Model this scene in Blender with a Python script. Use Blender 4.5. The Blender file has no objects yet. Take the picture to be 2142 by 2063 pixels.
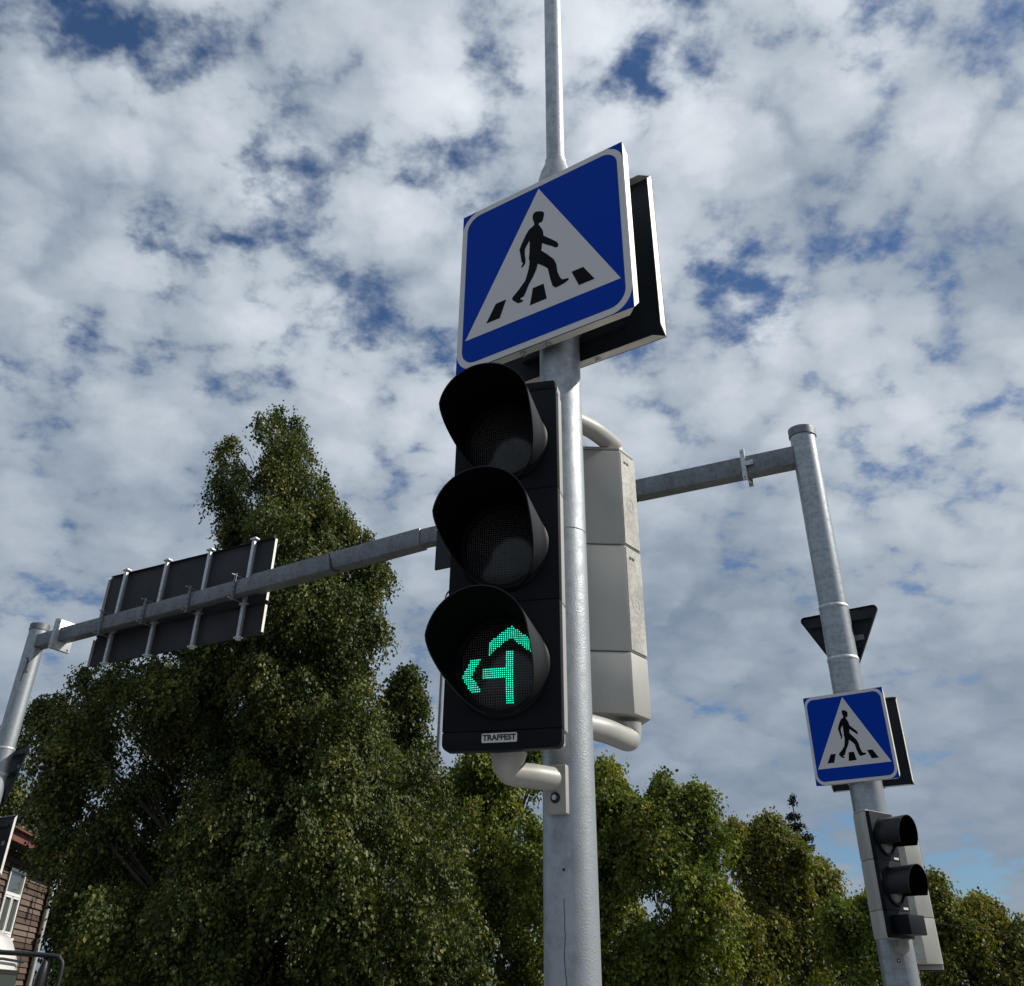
import bpy, bmesh, math, random
import numpy as np
from mathutils import Vector, Matrix, noise
R = math.radians
scene = bpy.context.scene
col = scene.collection
rnd = random.Random(7)

# ------------------------------------------------------------------ camera
cam_d = bpy.data.cameras.new('camera'); cam = bpy.data.objects.new('camera', cam_d); col.objects.link(cam)
cam_d.sensor_fit = 'HORIZONTAL'; cam_d.sensor_width = 36.0
cam_d.lens = 34.454; cam_d.shift_y = -0.18534
cam_d.clip_start = 0.05; cam_d.clip_end = 2000
cam.matrix_world = Matrix(((0.99991685, -0.01289541, 0.0, 0.0),
                           (-0.00749662, -0.58129198, -0.81366052, 0.0),
                           (0.01049248, 0.81359286, -0.58134032, 1.6),
                           (0, 0, 0, 1)))
scene.camera = cam
scene.render.resolution_x = 1024; scene.render.resolution_y = 986
scene.view_settings.view_transform = 'Standard'
scene.view_settings.look = 'None'
scene.view_settings.exposure = 0.0
scene.view_settings.gamma = 1.0
scene.view_settings.use_curve_mapping = False
scene.cycles.max_bounces = 6; scene.cycles.diffuse_bounces = 3; scene.cycles.transmission_bounces = 3; scene.cycles.transparent_max_bounces = 4

# ------------------------------------------------------------------ sun and sky
SUN_EL = R(38); SUN_AZ = R(3)          # azimuth measured from +X towards +Y
sdir = Vector((math.cos(SUN_EL) * math.cos(SUN_AZ), math.cos(SUN_EL) * math.sin(SUN_AZ), math.sin(SUN_EL)))
sun_d = bpy.data.lights.new('sun', 'SUN'); sun = bpy.data.objects.new('sun', sun_d); col.objects.link(sun)
sun_d.energy = 4.8; sun_d.angle = R(0.5); sun_d.color = (1.0, 0.94, 0.84)
sun.rotation_euler = (-sdir).to_track_quat('-Z', 'Y').to_euler(); sun.location = sdir * 60

world = bpy.data.worlds.new('World'); scene.world = world; world.use_nodes = True
wt = world.node_tree; wt.nodes.clear()
def NW(kind, **kw):
    n = wt.nodes.new(kind)
    for k, v in kw.items(): setattr(n, k, v)
    return n
def wl(a, b): wt.links.new(a, b)
def wmath(op, a, b=None, c=None, clamp=False):
    n = NW('ShaderNodeMath', operation=op); n.use_clamp = clamp
    for i, v in enumerate((a, b, c)):
        if v is None: continue
        if isinstance(v, (int, float)): n.inputs[i].default_value = v
        else: wl(v, n.inputs[i])
    return n.outputs[0]
def wvec(op, a, b=None):
    n = NW('ShaderNodeVectorMath', operation=op)
    for i, v in enumerate((a, b)):
        if v is None: continue
        if isinstance(v, (tuple, list, Vector)): n.inputs[i].default_value = v
        else: wl(v, n.inputs[i])
    return n
def wnoise(vec, scale, detail, rough, off=(0, 0, 0)):
    n = NW('ShaderNodeTexNoise', noise_dimensions='2D'); n.inputs['Scale'].default_value = scale
    n.inputs['Detail'].default_value = detail; n.inputs['Roughness'].default_value = rough
    wl(wvec('ADD', vec, off).outputs[0], n.inputs['Vector']); return n
def wrange(v, a, b, c, d, kind='SMOOTHSTEP'):
    n = NW('ShaderNodeMapRange', interpolation_type=kind)
    for k, x in zip(('From Min', 'From Max', 'To Min', 'To Max'), (a, b, c, d)): n.inputs[k].default_value = x
    wl(v, n.inputs['Value']); return n.outputs['Result']
def wmix(f, a, b):
    n = NW('ShaderNodeMix', data_type='RGBA')
    if isinstance(f, (int, float)): n.inputs['Factor'].default_value = f
    else: wl(f, n.inputs['Factor'])
    for i, v in ((6, a), (7, b)):
        if isinstance(v, tuple): n.inputs[i].default_value = (*v, 1)
        else: wl(v, n.inputs[i])
    return n.outputs[2]
SKY = 0.10
sky = NW('ShaderNodeTexSky', sky_type='NISHITA'); sky.sun_disc = False
sky.sun_elevation = SUN_EL; sky.sun_rotation = math.pi / 2 - SUN_AZ
sky.air_density = 1.0; sky.dust_density = 0.6; sky.ozone_density = 2.0
tc = NW('ShaderNodeTexCoord'); dirv = wvec('NORMALIZE', tc.outputs['Generated']).outputs[0]
sx = NW('ShaderNodeSeparateXYZ'); wl(dirv, sx.inputs[0])
zz = wmath('ADD', wmath('MAXIMUM', sx.outputs[2], 0.0), 0.32)
cmb = NW('ShaderNodeCombineXYZ'); wl(wmath('DIVIDE', sx.outputs[0], zz), cmb.inputs[0]); wl(wmath('DIVIDE', sx.outputs[1], zz), cmb.inputs[1])
P0 = cmb.outputs[0]
def wvor(vec, scale, off, soft):
    n = NW('ShaderNodeTexVoronoi', voronoi_dimensions='2D', feature='SMOOTH_F1' if soft else 'F1'); n.inputs['Scale'].default_value = scale
    if soft: n.inputs['Smoothness'].default_value = 0.25
    wl(wvec('ADD', vec, off).outputs[0], n.inputs['Vector']); return n.outputs['Distance']
wz = wnoise(P0, 14.0, 4, 0.6, (3.1, 7.7, 0))
warp = wvec('SCALE', wvec('SUBTRACT', wz.outputs['Color'], (0.5, 0.5, 0.5)).outputs[0]); warp.inputs['Scale'].default_value = 0.075
P = wvec('ADD', P0, warp.outputs[0]).outputs[0]
heap_a = wmath('SUBTRACT', 1.0, wvor(P, 6.6, (0.3, 0.1, 0), True)); heap_b = wmath('SUBTRACT', 1.0, wvor(P, 16.0, (0.9, 0.5, 0), False))
puff = wmath('ADD', wmath('MULTIPLY', heap_a, 0.62), wmath('MULTIPLY', heap_b, 0.38))
broad = wnoise(P0, 2.4, 2, 0.5, (5.0, 2.0, 0.0)).outputs['Fac']
fine = wnoise(P0, 24.0, 4, 0.6, (0.7, 9.0, 0.0)).outputs['Fac']
# thin places of the cloud sheet: sheet coordinates, radius, depth
GAPS = [(-0.378, 0.57, 0.055, 1.0), (-0.352, 0.613, 0.055, 1.1), (-0.3, 0.585, 0.045, 0.8), (-0.264, 0.735, 0.065, 1.5), (-0.205, 0.713, 0.052, 0.9), (-0.135, 0.692, 0.045, 0.9), (-0.387, 0.775, 0.05, 0.8), (-0.385, 0.815, 0.045, 0.7), (-0.53, 0.918, 0.055, 0.8), (-0.47, 0.925, 0.045, 0.6), (0.118, 0.61, 0.05, 0.8), (0.1, 0.655, 0.05, 0.8), (0.3, 0.535, 0.075, 1.7), (0.322, 0.585, 0.065, 1.3), (0.355, 0.676, 0.07, 1.3), (0.231, 0.839, 0.055, 1.6), (0.28, 0.905, 0.08, 2.3), (0.371, 0.78, 0.05, 0.8), (0.687, 2.25, 0.19, 2.4), (0.971, 2.307, 0.20, 2.4), (0.876, 2.096, 0.12, 1.6)]
gsum = 0.0
for gx, gy, rad, dp in GAPS:
    dn = NW('ShaderNodeVectorMath', operation='DISTANCE'); wl(P, dn.inputs[0]); dn.inputs[1].default_value = (gx, gy, 0)
    gsum = wmath('MULTIPLY_ADD', wmath('MULTIPLY_ADD', dn.outputs['Value'], -1 / rad, 1.0, clamp=True), dp, gsum)
dens = wmath('ADD', wmath('MULTIPLY', puff, 0.50), wmath('MULTIPLY', broad, 0.24))
dens = wmath('ADD', dens, wmath('MULTIPLY', fine, 0.34))
dens = wmath('ADD', dens, wrange(sx.outputs[2], 0.15, 0.65, 0.10, 0.02, 'LINEAR'))
dens = wmath('SUBTRACT', dens, wmath('MULTIPLY', gsum, 0.118))
alpha = wrange(dens, 0.37, 0.595, 0.0, 1.0)
# light on the sheet: the side of each puff that turns to the sun is brighter
heap_s = wmath('SUBTRACT', 1.0, wvor(P, 6.6, (0.326, 0.096, 0), False))
relief = wmath('MULTIPLY', wmath('SUBTRACT', heap_a, heap_s), 0.55)
heap = wrange(puff, 0.34, 0.90, -0.17, 0.22)
toward = wvec('DOT_PRODUCT', dirv, tuple(sdir)).outputs['Value']
glow = wrange(toward, 0.35, 1.0, 0.0, 1.0, 'LINEAR')
low = wrange(sx.outputs[2], 0.12, 0.70, 0.0, 1.0, 'LINEAR')
lum = wmath('ADD', wmath('ADD', 0.50, heap), relief)
lum = wmath('ADD', lum, wmath('MULTIPLY', wmath('SUBTRACT', broad, 0.5), -1.1))
lum = wmath('ADD', lum, wmath('MULTIPLY', wmath('SUBTRACT', fine, 0.5), 0.30))
lum = wmath('MULTIPLY', lum, wmath('ADD', 0.17, wmath('MULTIPLY', low, 0.80)))
lum = wmath('ADD', lum, wmath('MULTIPLY', glow, 0.18), clamp=True)
c_dark = (0.200 / SKY, 0.262 / SKY, 0.350 / SKY); c_lite = (0.80 / SKY, 0.855 / SKY, 0.91 / SKY)
cloud = wmix(lum, c_dark, c_lite)
skyc = wmix(alpha, wvec('MULTIPLY', sky.outputs[0], (0.50, 0.66, 0.84)).outputs[0], cloud)
bg = NW('ShaderNodeBackground'); wl(skyc, bg.inputs['Color']); bg.inputs['Strength'].default_value = SKY
wo = NW('ShaderNodeOutputWorld'); wl(bg.outputs[0], wo.inputs[0])

# ------------------------------------------------------------------ materials
MATS = {}
class M_:
    """small node helper for one material"""
    def __init__(s, name):
        s.m = bpy.data.materials.new(name); s.m.use_nodes = True; s.t = s.m.node_tree
        s.b = s.t.nodes['Principled BSDF']; s.out = s.t.nodes['Material Output']
        s.tc = s.t.nodes.new('ShaderNodeTexCoord'); MATS[name] = s.m
    def n(s, k, **kw):
        x = s.t.nodes.new(k)
        for a, v in kw.items(): setattr(x, a, v)
        return x
    def l(s, a, b): s.t.links.new(a, b)
    def noise(s, scale, detail=4, rough=.55, stretch=(1, 1, 1), vec=None):
        mp = s.n('ShaderNodeMapping'); mp.inputs['Scale'].default_value = stretch; s.l(vec or s.tc.outputs['Object'], mp.inputs[0])
        x = s.n('ShaderNodeTexNoise'); x.inputs['Scale'].default_value = scale; x.inputs['Detail'].default_value = detail
        x.inputs['Roughness'].default_value = rough; s.l(mp.outputs[0], x.inputs['Vector']); return x.outputs['Fac']
    def ramp(s, f, stops):
        r = s.n('ShaderNodeValToRGB'); s.l(f, r.inputs[0]); e = r.color_ramp.elements
        while len(e) < len(stops): e.new(0.5)
        for i, (p, c) in enumerate(stops): e[i].position = p; e[i].color = (*c, 1)
        return r.outputs[0]
    def mapr(s, f, a, b, c, d):
        r = s.n('ShaderNodeMapRange'); s.l(f, r.inputs[0])
        for i, v in enumerate((a, b, c, d)): r.inputs[i + 1].default_value = v
        return r.outputs[0]
    def bump(s, f, strength, dist):
        b = s.n('ShaderNodeBump'); b.inputs['Strength'].default_value = strength; b.inputs['Distance'].default_value = dist
        s.l(f, b.inputs['Height']); s.l(b.outputs[0], s.b.inputs['Normal']); return b
    def set(s, **kw):
        for k, v in kw.items():
            i = s.b.inputs[{'color': 'Base Color', 'rough': 'Roughness', 'metal': 'Metallic', 'spec': 'Specular IOR Level', 'coat': 'Coat Weight', 'ecol': 'Emission Color', 'emit': 'Emission Strength'}[k]]
            i.default_value = (*v, 1) if isinstance(v, tuple) else v
        return s

def galvanised(name, tone, streak, rough=.42, grain=260):
    g = M_(name); g.set(metal=.62)
    a = g.noise(streak[0], 6, .65, streak[1]); b = g.noise(24, 5, .65); v = g.n('ShaderNodeTexVoronoi'); v.inputs['Scale'].default_value = 42
    g.l(g.tc.outputs['Object'], v.inputs['Vector'])
    mx = g.n('ShaderNodeMath', operation='MULTIPLY_ADD'); g.l(a, mx.inputs[0]); mx.inputs[1].default_value = .5; mx.inputs[2].default_value = 0
    m2 = g.n('ShaderNodeMath', operation='MULTIPLY_ADD'); g.l(b, m2.inputs[0]); m2.inputs[1].default_value = .5; g.l(mx.outputs[0], m2.inputs[2])
    m3 = g.n('ShaderNodeMath', operation='MULTIPLY_ADD'); g.l(v.outputs['Color'], m3.inputs[0]); m3.inputs[1].default_value = .12; g.l(m2.outputs[0], m3.inputs[2])
    lo = tuple(c * .84 for c in tone); hi = tuple(min(1, c * 1.13) for c in tone)
    g.l(g.ramp(m3.outputs[0], [(.47, lo), (.56, tone), (.66, hi)]), g.b.inputs['Base Color'])
    g.l(g.mapr(m3.outputs[0], .46, .71, rough + .12, rough - .08), g.b.inputs['Roughness'])
    g.bump(g.noise(grain, 3, .6), .42, .0022); return g
galvanised('galvanised', (.335, .362, .385), (9, (1.6, 1.6, .35)))
galvanised('galvanised_streaked', (.315, .342, .365), (9, (.4, .4, 3.4)), .36, 120)
galvanised('galvanised_dull', (.185, .197, .21), (6, (1, 1, .6)), .55, 150)
galvanised('zinc_plate', (.50, .52, .53), (20, (1, 1, 1)), .45, 200)

g = M_('sign_blue'); g.set(color=(.0003, .040, .36), rough=.55, spec=.05)
g = M_('sign_white'); g.set(rough=.38)
ck = g.n('ShaderNodeTexBrick'); ck.inputs['Scale'].default_value = 130; ck.inputs['Mortar Size'].default_value = .03
ck.inputs['Color1'].default_value = (.66, .645, .635, 1); ck.inputs['Color2'].default_value = (.63, .615, .61, 1); ck.inputs['Mortar'].default_value = (.50, .49, .49, 1)
mp = g.n('ShaderNodeMapping'); mp.inputs['Rotation'].default_value = (R(90), 0, 0); g.l(g.tc.outputs['Object'], mp.inputs[0]); g.l(mp.outputs[0], ck.inputs['Vector']); g.l(ck.outputs[0], g.b.inputs['Base Color'])
M_('sign_black').set(color=(.004, .005, .008), rough=.6, spec=.06)
g = M_('sign_edge'); g.set(color=(.72, .70, .64), rough=.45, metal=.15); g.l(g.ramp(g.noise(14, 4), [(.3, (.62, .60, .54)), (.7, (.78, .76, .70))]), g.b.inputs['Base Color'])
g = M_('sign_back'); g.set(rough=.55, spec=.2); g.l(g.ramp(g.noise(5, 5), [(.35, (.016, .021, .028)), (.7, (.026, .032, .040))]), g.b.inputs['Base Color'])
g = M_('panel_back'); g.set(rough=.6, spec=.2); g.l(g.ramp(g.noise(2.2, 6), [(.35, (.030, .031, .036)), (.7, (.046, .046, .051))]), g.b.inputs['Base Color'])
g = M_('sticker'); g.set(rough=.5); w_ = g.n('ShaderNodeTexWave', wave_type='BANDS', bands_direction='Z'); w_.inputs['Scale'].default_value = 22; w_.inputs['Distortion'].default_value = 6; w_.inputs['Detail Scale'].default_value = 9
g.l(g.tc.outputs['Object'], w_.inputs['Vector']); g.l(g.ramp(w_.outputs[0], [(.25, (.12, .12, .13)), (.6, (.30, .31, .33))]), g.b.inputs['Base Color'])
g = M_('black_plastic'); g.set(rough=.5, spec=.13); g.l(g.ramp(g.noise(6, 5), [(.35, (.0035, .0047, .0070)), (.7, (.0062, .0078, .0110))]), g.b.inputs['Base Color']); g.bump(g.noise(380, 2), .12, .001)
g = M_('visor_plastic'); g.set(color=(.008, .008, .009), rough=.45, spec=.32); g.bump(g.noise(300, 2), .10, .001)
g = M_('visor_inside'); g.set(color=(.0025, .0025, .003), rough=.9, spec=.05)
g = M_('beige_plastic'); g.set(rough=.44)
g.l(g.ramp(g.noise(4, 6, .6, (1, 1, .5)), [(.4, (.325, .322, .300)), (.62, (.395, .392, .365))]), g.b.inputs['Base Color']); g.bump(g.noise(420, 2), .10, .001)
g = M_('beige_worn'); g.set(rough=.5)
sp = g.noise(90, 5, .7); pt = g.noise(7, 4, .6); mu = g.n('ShaderNodeMath', operation='MULTIPLY'); g.l(sp, mu.inputs[0]); g.l(pt, mu.inputs[1])
g.l(g.ramp(mu.outputs[0], [(.18, (.27, .265, .245)), (.27, (.38, .37, .34)), (.40, (.52, .51, .475))]), g.b.inputs['Base Color'])
g = M_('lens_dark'); g.set(rough=.25, spec=.5, coat=.7); g.b.inputs['Coat Roughness'].default_value = .14
def lens_grid(g, pitch, bump):
    m = g.n('ShaderNodeMapping'); m.inputs['Scale'].default_value = (math.pi * 2 / pitch,) * 3; g.l(g.tc.outputs['Object'], m.inputs[0])
    s3 = g.n('ShaderNodeSeparateXYZ'); g.l(m.outputs[0], s3.inputs[0]); o = []
    for i in (0, 2):
        q = g.n('ShaderNodeMath', operation='SINE'); g.l(s3.outputs[i], q.inputs[0]); o.append(q.outputs[0])
    p = g.n('ShaderNodeMath', operation='MULTIPLY'); g.l(o[0], p.inputs[0]); g.l(o[1], p.inputs[1])
    a = g.n('ShaderNodeMath', operation='ADD'); g.l(o[0], a.inputs[0]); g.l(o[1], a.inputs[1])
    g.l(g.ramp(g.mapr(a.outputs[0], .2, 2, 0, 1), [(.2, (.012, .012, .014)), (.95, (.060, .058, .060))]), g.b.inputs['Base Color'])
    g.bump(a.outputs[0], bump, .0022)
lens_grid(g, .0064, .55)
g = M_('lens_clear_dark'); g.set(rough=.2, color=(.05, .045, .042), spec=.6)
g = M_('led_green'); g.set(color=(.0, .25, .13), emit=1.75)
g.l(g.ramp(g.noise(160, 2, .5), [(.38, (.004, .62, .24)), (.50, (.006, .80, .42)), (.62, (.012, .90, .75))]), g.b.inputs['Emission Color'])
M_('label_white').set(color=(.62, .62, .60), rough=.5)
M_('rubber').set(color=(.012, .012, .013), rough=.6)
M_('bolt_steel').set(color=(.55, .55, .54), rough=.32, metal=.9)
M_('ink').set(color=(.02, .02, .025), rough=.7)
def leafmat(name, stops, trans, spec=.22):
    g = M_(name); at = g.n('ShaderNodeAttribute', attribute_name='tint'); cr = g.ramp(at.outputs['Fac'], stops)
    g.l(cr, g.b.inputs['Base Color']); g.set(rough=.55, spec=spec)
    tr = g.n('ShaderNodeBsdfTranslucent'); hs = g.n('ShaderNodeMix', data_type='RGBA', blend_type='MULTIPLY'); hs.inputs['Factor'].default_value = 1
    g.l(cr, hs.inputs[6]); hs.inputs[7].default_value = (1.5, 1.6, .5, 1); g.l(hs.outputs[2], tr.inputs[0])
    mx = g.n('ShaderNodeMixShader'); mx.inputs[0].default_value = trans; g.l(g.b.outputs[0], mx.inputs[1]); g.l(tr.outputs[0], mx.inputs[2]); g.l(mx.outputs[0], g.out.inputs[0])
leafmat('leaf_linden', [(0, (.016, .030, .009)), (.36, (.034, .055, .012)), (.68, (.098, .110, .022)), (1, (.21, .195, .05))], .18)
leafmat('leaf_green', [(0, (.038, .060, .014)), (.42, (.095, .130, .022)), (.75, (.19, .20, .036)), (1, (.26, .22, .06))], .28)
leafmat('leaf_olive', [(0, (.055, .068, .016)), (.5, (.130, .138, .028)), (.85, (.20, .175, .040)), (1, (.24, .16, .05))], .28)
leafmat('leaf_grey', [(0, (.06, .07, .045)), (1, (.14, .14, .09))], .2)
leafmat('needle', [(0, (.008, .016, .014)), (1, (.025, .034, .024))], .05)
g = M_('bark'); g.set(rough=.9); bk = g.noise(9, 6, .65, (1, 1, .2)); g.l(g.ramp(bk, [(.3, (.030, .024, .018)), (.7, (.095, .080, .062))]), g.b.inputs['Base Color']); g.bump(bk, .7, .03)
g = M_('plank_wood'); g.set(rough=.8)
oi = g.n('ShaderNodeObjectInfo'); gr = g.noise(26, 6, .65, (1, .05, 1)); ad = g.n('ShaderNodeMath', operation='MULTIPLY_ADD'); g.l(oi.outputs['Random'], ad.inputs[0]); ad.inputs[1].default_value = .5; g.l(gr, ad.inputs[2])
g.l(g.ramp(ad.outputs[0], [(.35, (.026, .016, .011)), (.65, (.070, .043, .031)), (1.0, (.15, .108, .084))]), g.b.inputs['Base Color']); g.bump(gr, .6, .01)
M_('dark_wood').set(color=(.030, .022, .018), rough=.85)
M_('roof_red').set(color=(.17, .055, .040), rough=.7)
g = M_('roof_grey'); g.set(color=(.10, .10, .105), rough=.7)
M_('white_paint').set(color=(.78, .78, .76), rough=.4)
g = M_('vehicle_white'); g.set(color=(.80, .80, .78), rough=.25, coat=.4)
g = M_('window_glass'); g.set(color=(.06, .075, .07), rough=.06, spec=.8)
M_('headlight_glass').set(color=(.6, .62, .62), rough=.1)
g = M_('asphalt'); g.set(rough=.9); g.l(g.ramp(g.noise(60, 5), [(.3, (.035, .035, .037)), (.7, (.065, .065, .066))]), g.b.inputs['Base Color'])
g = M_('paving'); g.set(rough=.85); g.l(g.ramp(g.noise(30, 5), [(.3, (.22, .215, .205)), (.7, (.32, .31, .30))]), g.b.inputs['Base Color'])
g = M_('grass'); g.set(rough=.9); g.l(g.ramp(g.noise(12, 6), [(.3, (.03, .05, .015)), (.7, (.07, .095, .03))]), g.b.inputs['Base Color'])
M_('cable_black').set(color=(.015, .015, .015), rough=.6)

# ------------------------------------------------------------------ mesh helpers
class MB:
    def __init__(s): s.v = []; s.f = []
    def add(s, vs, fs):
        o = len(s.v); s.v += [tuple(p) for p in vs]; s.f += [tuple(i + o for i in q) for q in fs]; return s
    def box(s, c, d, rz=0, mat=None):
        x, y, z = (k / 2 for k in d); vs = [Vector((a * x, b * y, e * z)) for a in (-1, 1) for b in (-1, 1) for e in (-1, 1)]
        m = mat or Matrix.Rotation(rz, 3, 'Z'); vs = [m @ v + Vector(c) for v in vs]
        return s.add(vs, [(0, 1, 3, 2), (4, 6, 7, 5), (0, 4, 5, 1), (2, 3, 7, 6), (0, 2, 6, 4), (1, 5, 7, 3)])
    def tube(s, pts, rad, n=16, caps=True):
        pts = [Vector(p) for p in pts]
        if isinstance(rad, (int, float)): rad = [rad] * len(pts)
        rings = []; up = None
        for i, p in enumerate(pts):
            d = (pts[min(i + 1, len(pts) - 1)] - pts[max(i - 1, 0)]).normalized()
            if up is None: up = Vector((1, 0, 0)) if abs(d.x) < .8 else Vector((0, 1, 0))
            a = (up - d * up.dot(d)).normalized(); b = d.cross(a); up = a
            rings.append([p + (a * math.cos(t) + b * math.sin(t)) * rad[i] for t in (2 * math.pi * k / n for k in range(n))])
        vs = [q for r in rings for q in r]; fs = []
        for i in range(len(pts) - 1):
            for k in range(n): fs.append((i * n + k, i * n + (k + 1) % n, (i + 1) * n + (k + 1) % n, (i + 1) * n + k))
        if caps: fs.append(tuple(range(n - 1, -1, -1))); fs.append(tuple(range((len(pts) - 1) * n, len(pts) * n)))
        return s.add(vs, fs)
    def lathe(s, prof, n=32, c=(0, 0, 0), axis='z'):
        vs = []
        for r, h in prof:
            for k in range(n):
                t = 2 * math.pi * k / n; p = (r * math.cos(t), r * math.sin(t), h)
                if axis == 'y': p = (p[0], p[2], p[1])
                vs.append(Vector(p) + Vector(c))
        fs = [(i * n + k, i * n + (k + 1) % n, (i + 1) * n + (k + 1) % n, (i + 1) * n + k) for i in range(len(prof) - 1) for k in range(n)]
        if prof[0][0] > 1e-6: fs.append(tuple(range(n - 1, -1, -1)))
        if prof[-1][0] > 1e-6: fs.append(tuple(range((len(prof) - 1) * n, len(prof) * n)))
        return s.add(vs, fs)
    def prism(s, poly, h0, h1, plane='xz'):
        """poly in 2-D, extruded along the remaining axis from h0 to h1"""
        def P(a, b, h): return {'xz': (a, h, b), 'xy': (a, b, h), 'yz': (h, a, b)}[plane]
        n = len(poly); vs = [P(a, b, h0) for a, b in poly] + [P(a, b, h1) for a, b in poly]
        fs = [tuple(range(n)), tuple(range(2 * n - 1, n - 1, -1))] + [(i, i + n, (i + 1) % n + n, (i + 1) % n) for i in range(n)]
        return s.add(vs, fs)
    def build(s, name, mat, parent=None, smooth=35, bevel=0, recalc=True):
        me = bpy.data.meshes.new(name); me.from_pydata(s.v, [], s.f)
        if recalc:
            b = bmesh.new(); b.from_mesh(me); bmesh.ops.recalc_face_normals(b, faces=b.faces)
            if bevel: bmesh.ops.bevel(b, geom=[e for e in b.edges if len(e.link_faces) == 2 and e.calc_face_angle(0) > .5], offset=bevel, segments=2, profile=.6, affect='EDGES', clamp_overlap=True)
            b.to_mesh(me); b.free()
        if smooth: me.shade_smooth(); me.set_sharp_from_angle(angle=R(smooth))
        me.materials.append(MATS[mat]); o = bpy.data.objects.new(name, me); col.objects.link(o)
        if parent is not None: o.parent = parent
        return o
def tag(o, label=None, cat=None, group=None, kind=None):
    for k, v in (('label', label), ('category', cat), ('group', group), ('kind', kind)):
        if v: o[k] = v
    return o
def thing(name, label, cat, loc=(0, 0, 0), rz=0, group=None):
    o = bpy.data.objects.new(name, None); col.objects.link(o); o.location = loc; o.rotation_euler = (0, 0, rz); o.empty_display_size = .2
    return tag(o, label, cat, group)
def loc_of(root, p):
    return Matrix.Rotation(-root.rotation_euler.z, 3, 'Z') @ (Vector(p) - root.location)
def rrect(w, h, r, n=6, cx=0, cy=0):
    out = []
    for (sx_, sy_, a0) in ((1, 1, 0), (-1, 1, 90), (-1, -1, 180), (1, -1, 270)):
        for k in range(n + 1):
            a = R(a0 + 90 * k / n); out.append((cx + sx_ * (w / 2 - r) + r * math.cos(a), cy + sy_ * (h / 2 - r) + r * math.sin(a)))
    return out

# ------------------------------------------------------------------ ground
tag(MB().box((0, 60, -.30), (500, 500, .30)).build('ground', 'grass', smooth=0), kind='structure')
tag(MB().prism([(-60, -60), (60, -60), (60, 16.5), (-60, 16.5)], -.149, -.12, 'xy').build('road', 'asphalt', smooth=0), kind='structure')
for nm, poly in (('pavement', [(-2.2, -6), (2.6, -6), (2.6, 3.0), (1.4, 3.9), (-.8, 3.7), (-2.2, 2.4)]), ('pavement', [(1.6, 8.0), (60, 8.0), (60, 16.5), (1.6, 16.5)]), ('pavement', [(-60, 14.45), (1.6, 14.45), (1.6, 16.5), (-60, 16.5)])):
    pv = MB().prism(poly, -.119, 0, 'xy').build(nm, 'paving', smooth=0); tag(pv, kind='structure')

# ------------------------------------------------------------------ main pole
MPX, MPY = .160, 2.741
mp_ = thing('signal_pole', 'tall galvanised steel pole carrying the three-lamp traffic light and large crossing sign', 'pole', (MPX, MPY, 0))
MB().tube([(0, 0, .015), (0, 0, 2.2), (0, 0, 4.095)], .0665, 64).build('lower_tube', 'galvanised', mp_)
MB().lathe([(.0665, 4.095), (.0675, 4.10), (.066, 4.125), (.058, 4.16), (.046, 4.195), (.041, 4.212), (.040, 4.228), (.0355, 4.232)], 48).build('reducer', 'galvanised', mp_)
MB().tube([(0, 0, 4.23), (0, 0, 6), (0, 0, 7.6)], .0351, 40).build('upper_tube', 'galvanised', mp_)
MB().lathe([(.038, 7.6), (.038, 7.63), (.0, 7.645)], 24).build('cap', 'galvanised_dull', mp_)
g_ = random.Random(5); va = R(-112); pts = []
for k in range(26): pts.append((math.cos(va) * .0663, math.sin(va) * .0663, 1.35 + k * .018)); va += g_.uniform(-.035, .035)
MB().tube(pts, .0011, 5).build('run_mark', 'ink', mp_)
MB().tube([(math.cos(R(-107)) * .066, math.sin(R(-107)) * .066, 1.86), (math.cos(R(-107)) * .0672, math.sin(R(-107)) * .0672, 1.86)], .0035, 8).build('drain_hole', 'ink', mp_)
MB().lathe([(.0665, 2.72), (.0676, 2.7215), (.0678, 2.723), (.0665, 2.7245)], 64).build('weld_seam', 'galvanised', mp_)
fl = MB().prism(rrect(.30, .30, .02), 0, .015, 'xy').build('base_plate', 'galvanised', mp_)
for a in (-1, 1):
    for b in (-1, 1): MB().tube([(a * .11, b * .11, .015), (a * .11, b * .11, .045)], .012, 6).build('bolt', 'bolt_steel', mp_)

# ------------------------------------------------------------------ pedestrian crossing signs
PED = [(0, .144), (.01, .126), (.018, .107), (.02, .085), (.05, .056), (.075, .031), (.081, .018), (.078, .007), (.066, .011), (.055, .022), (.032, .039), (.014, .054), (.01, .024), (.037, -.007), (.062, -.039), (.071, -.064), (.075, -.098), (.085, -.126), (.093, -.137), (.118, -.142), (.118, -.149), (.104, -.155), (.079, -.159), (.065, -.159), (.054, -.146), (.045, -.112), (.036, -.066), (.019, -.048), (-.005, -.027), (-.011, -.048), (-.025, -.075), (-.043, -.1), (-.054, -.124), (-.064, -.141), (-.076, -.142), (-.078, -.147), (-.064, -.157), (-.075, -.161), (-.089, -.158), (-.111, -.136), (-.112, -.126), (-.086, -.105), (-.057, -.076), (-.046, -.042), (-.04, -.014), (-.04, .004), (-.043, .009), (-.04, .038), (-.039, .091), (-.05, .077), (-.059, .062), (-.06, .038), (-.056, .012), (-.058, -.003), (-.064, -.009), (-.071, -.015), (-.075, -.011), (-.071, -.003), (-.067, .005), (-.074, .011), (-.076, .03), (-.083, .07), (-.074, .091), (-.056, .123), (-.042, .142), (-.028, .148), (-.019, .153), (-.02, .163), (-.026, .182), (-.026, .198), (-.022, .207), (-.014, .21), (-.001, .207), (.016, .198), (.023, .188), (.023, .177), (.019, .16), (.014, .15), (.001, .151)]
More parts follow.
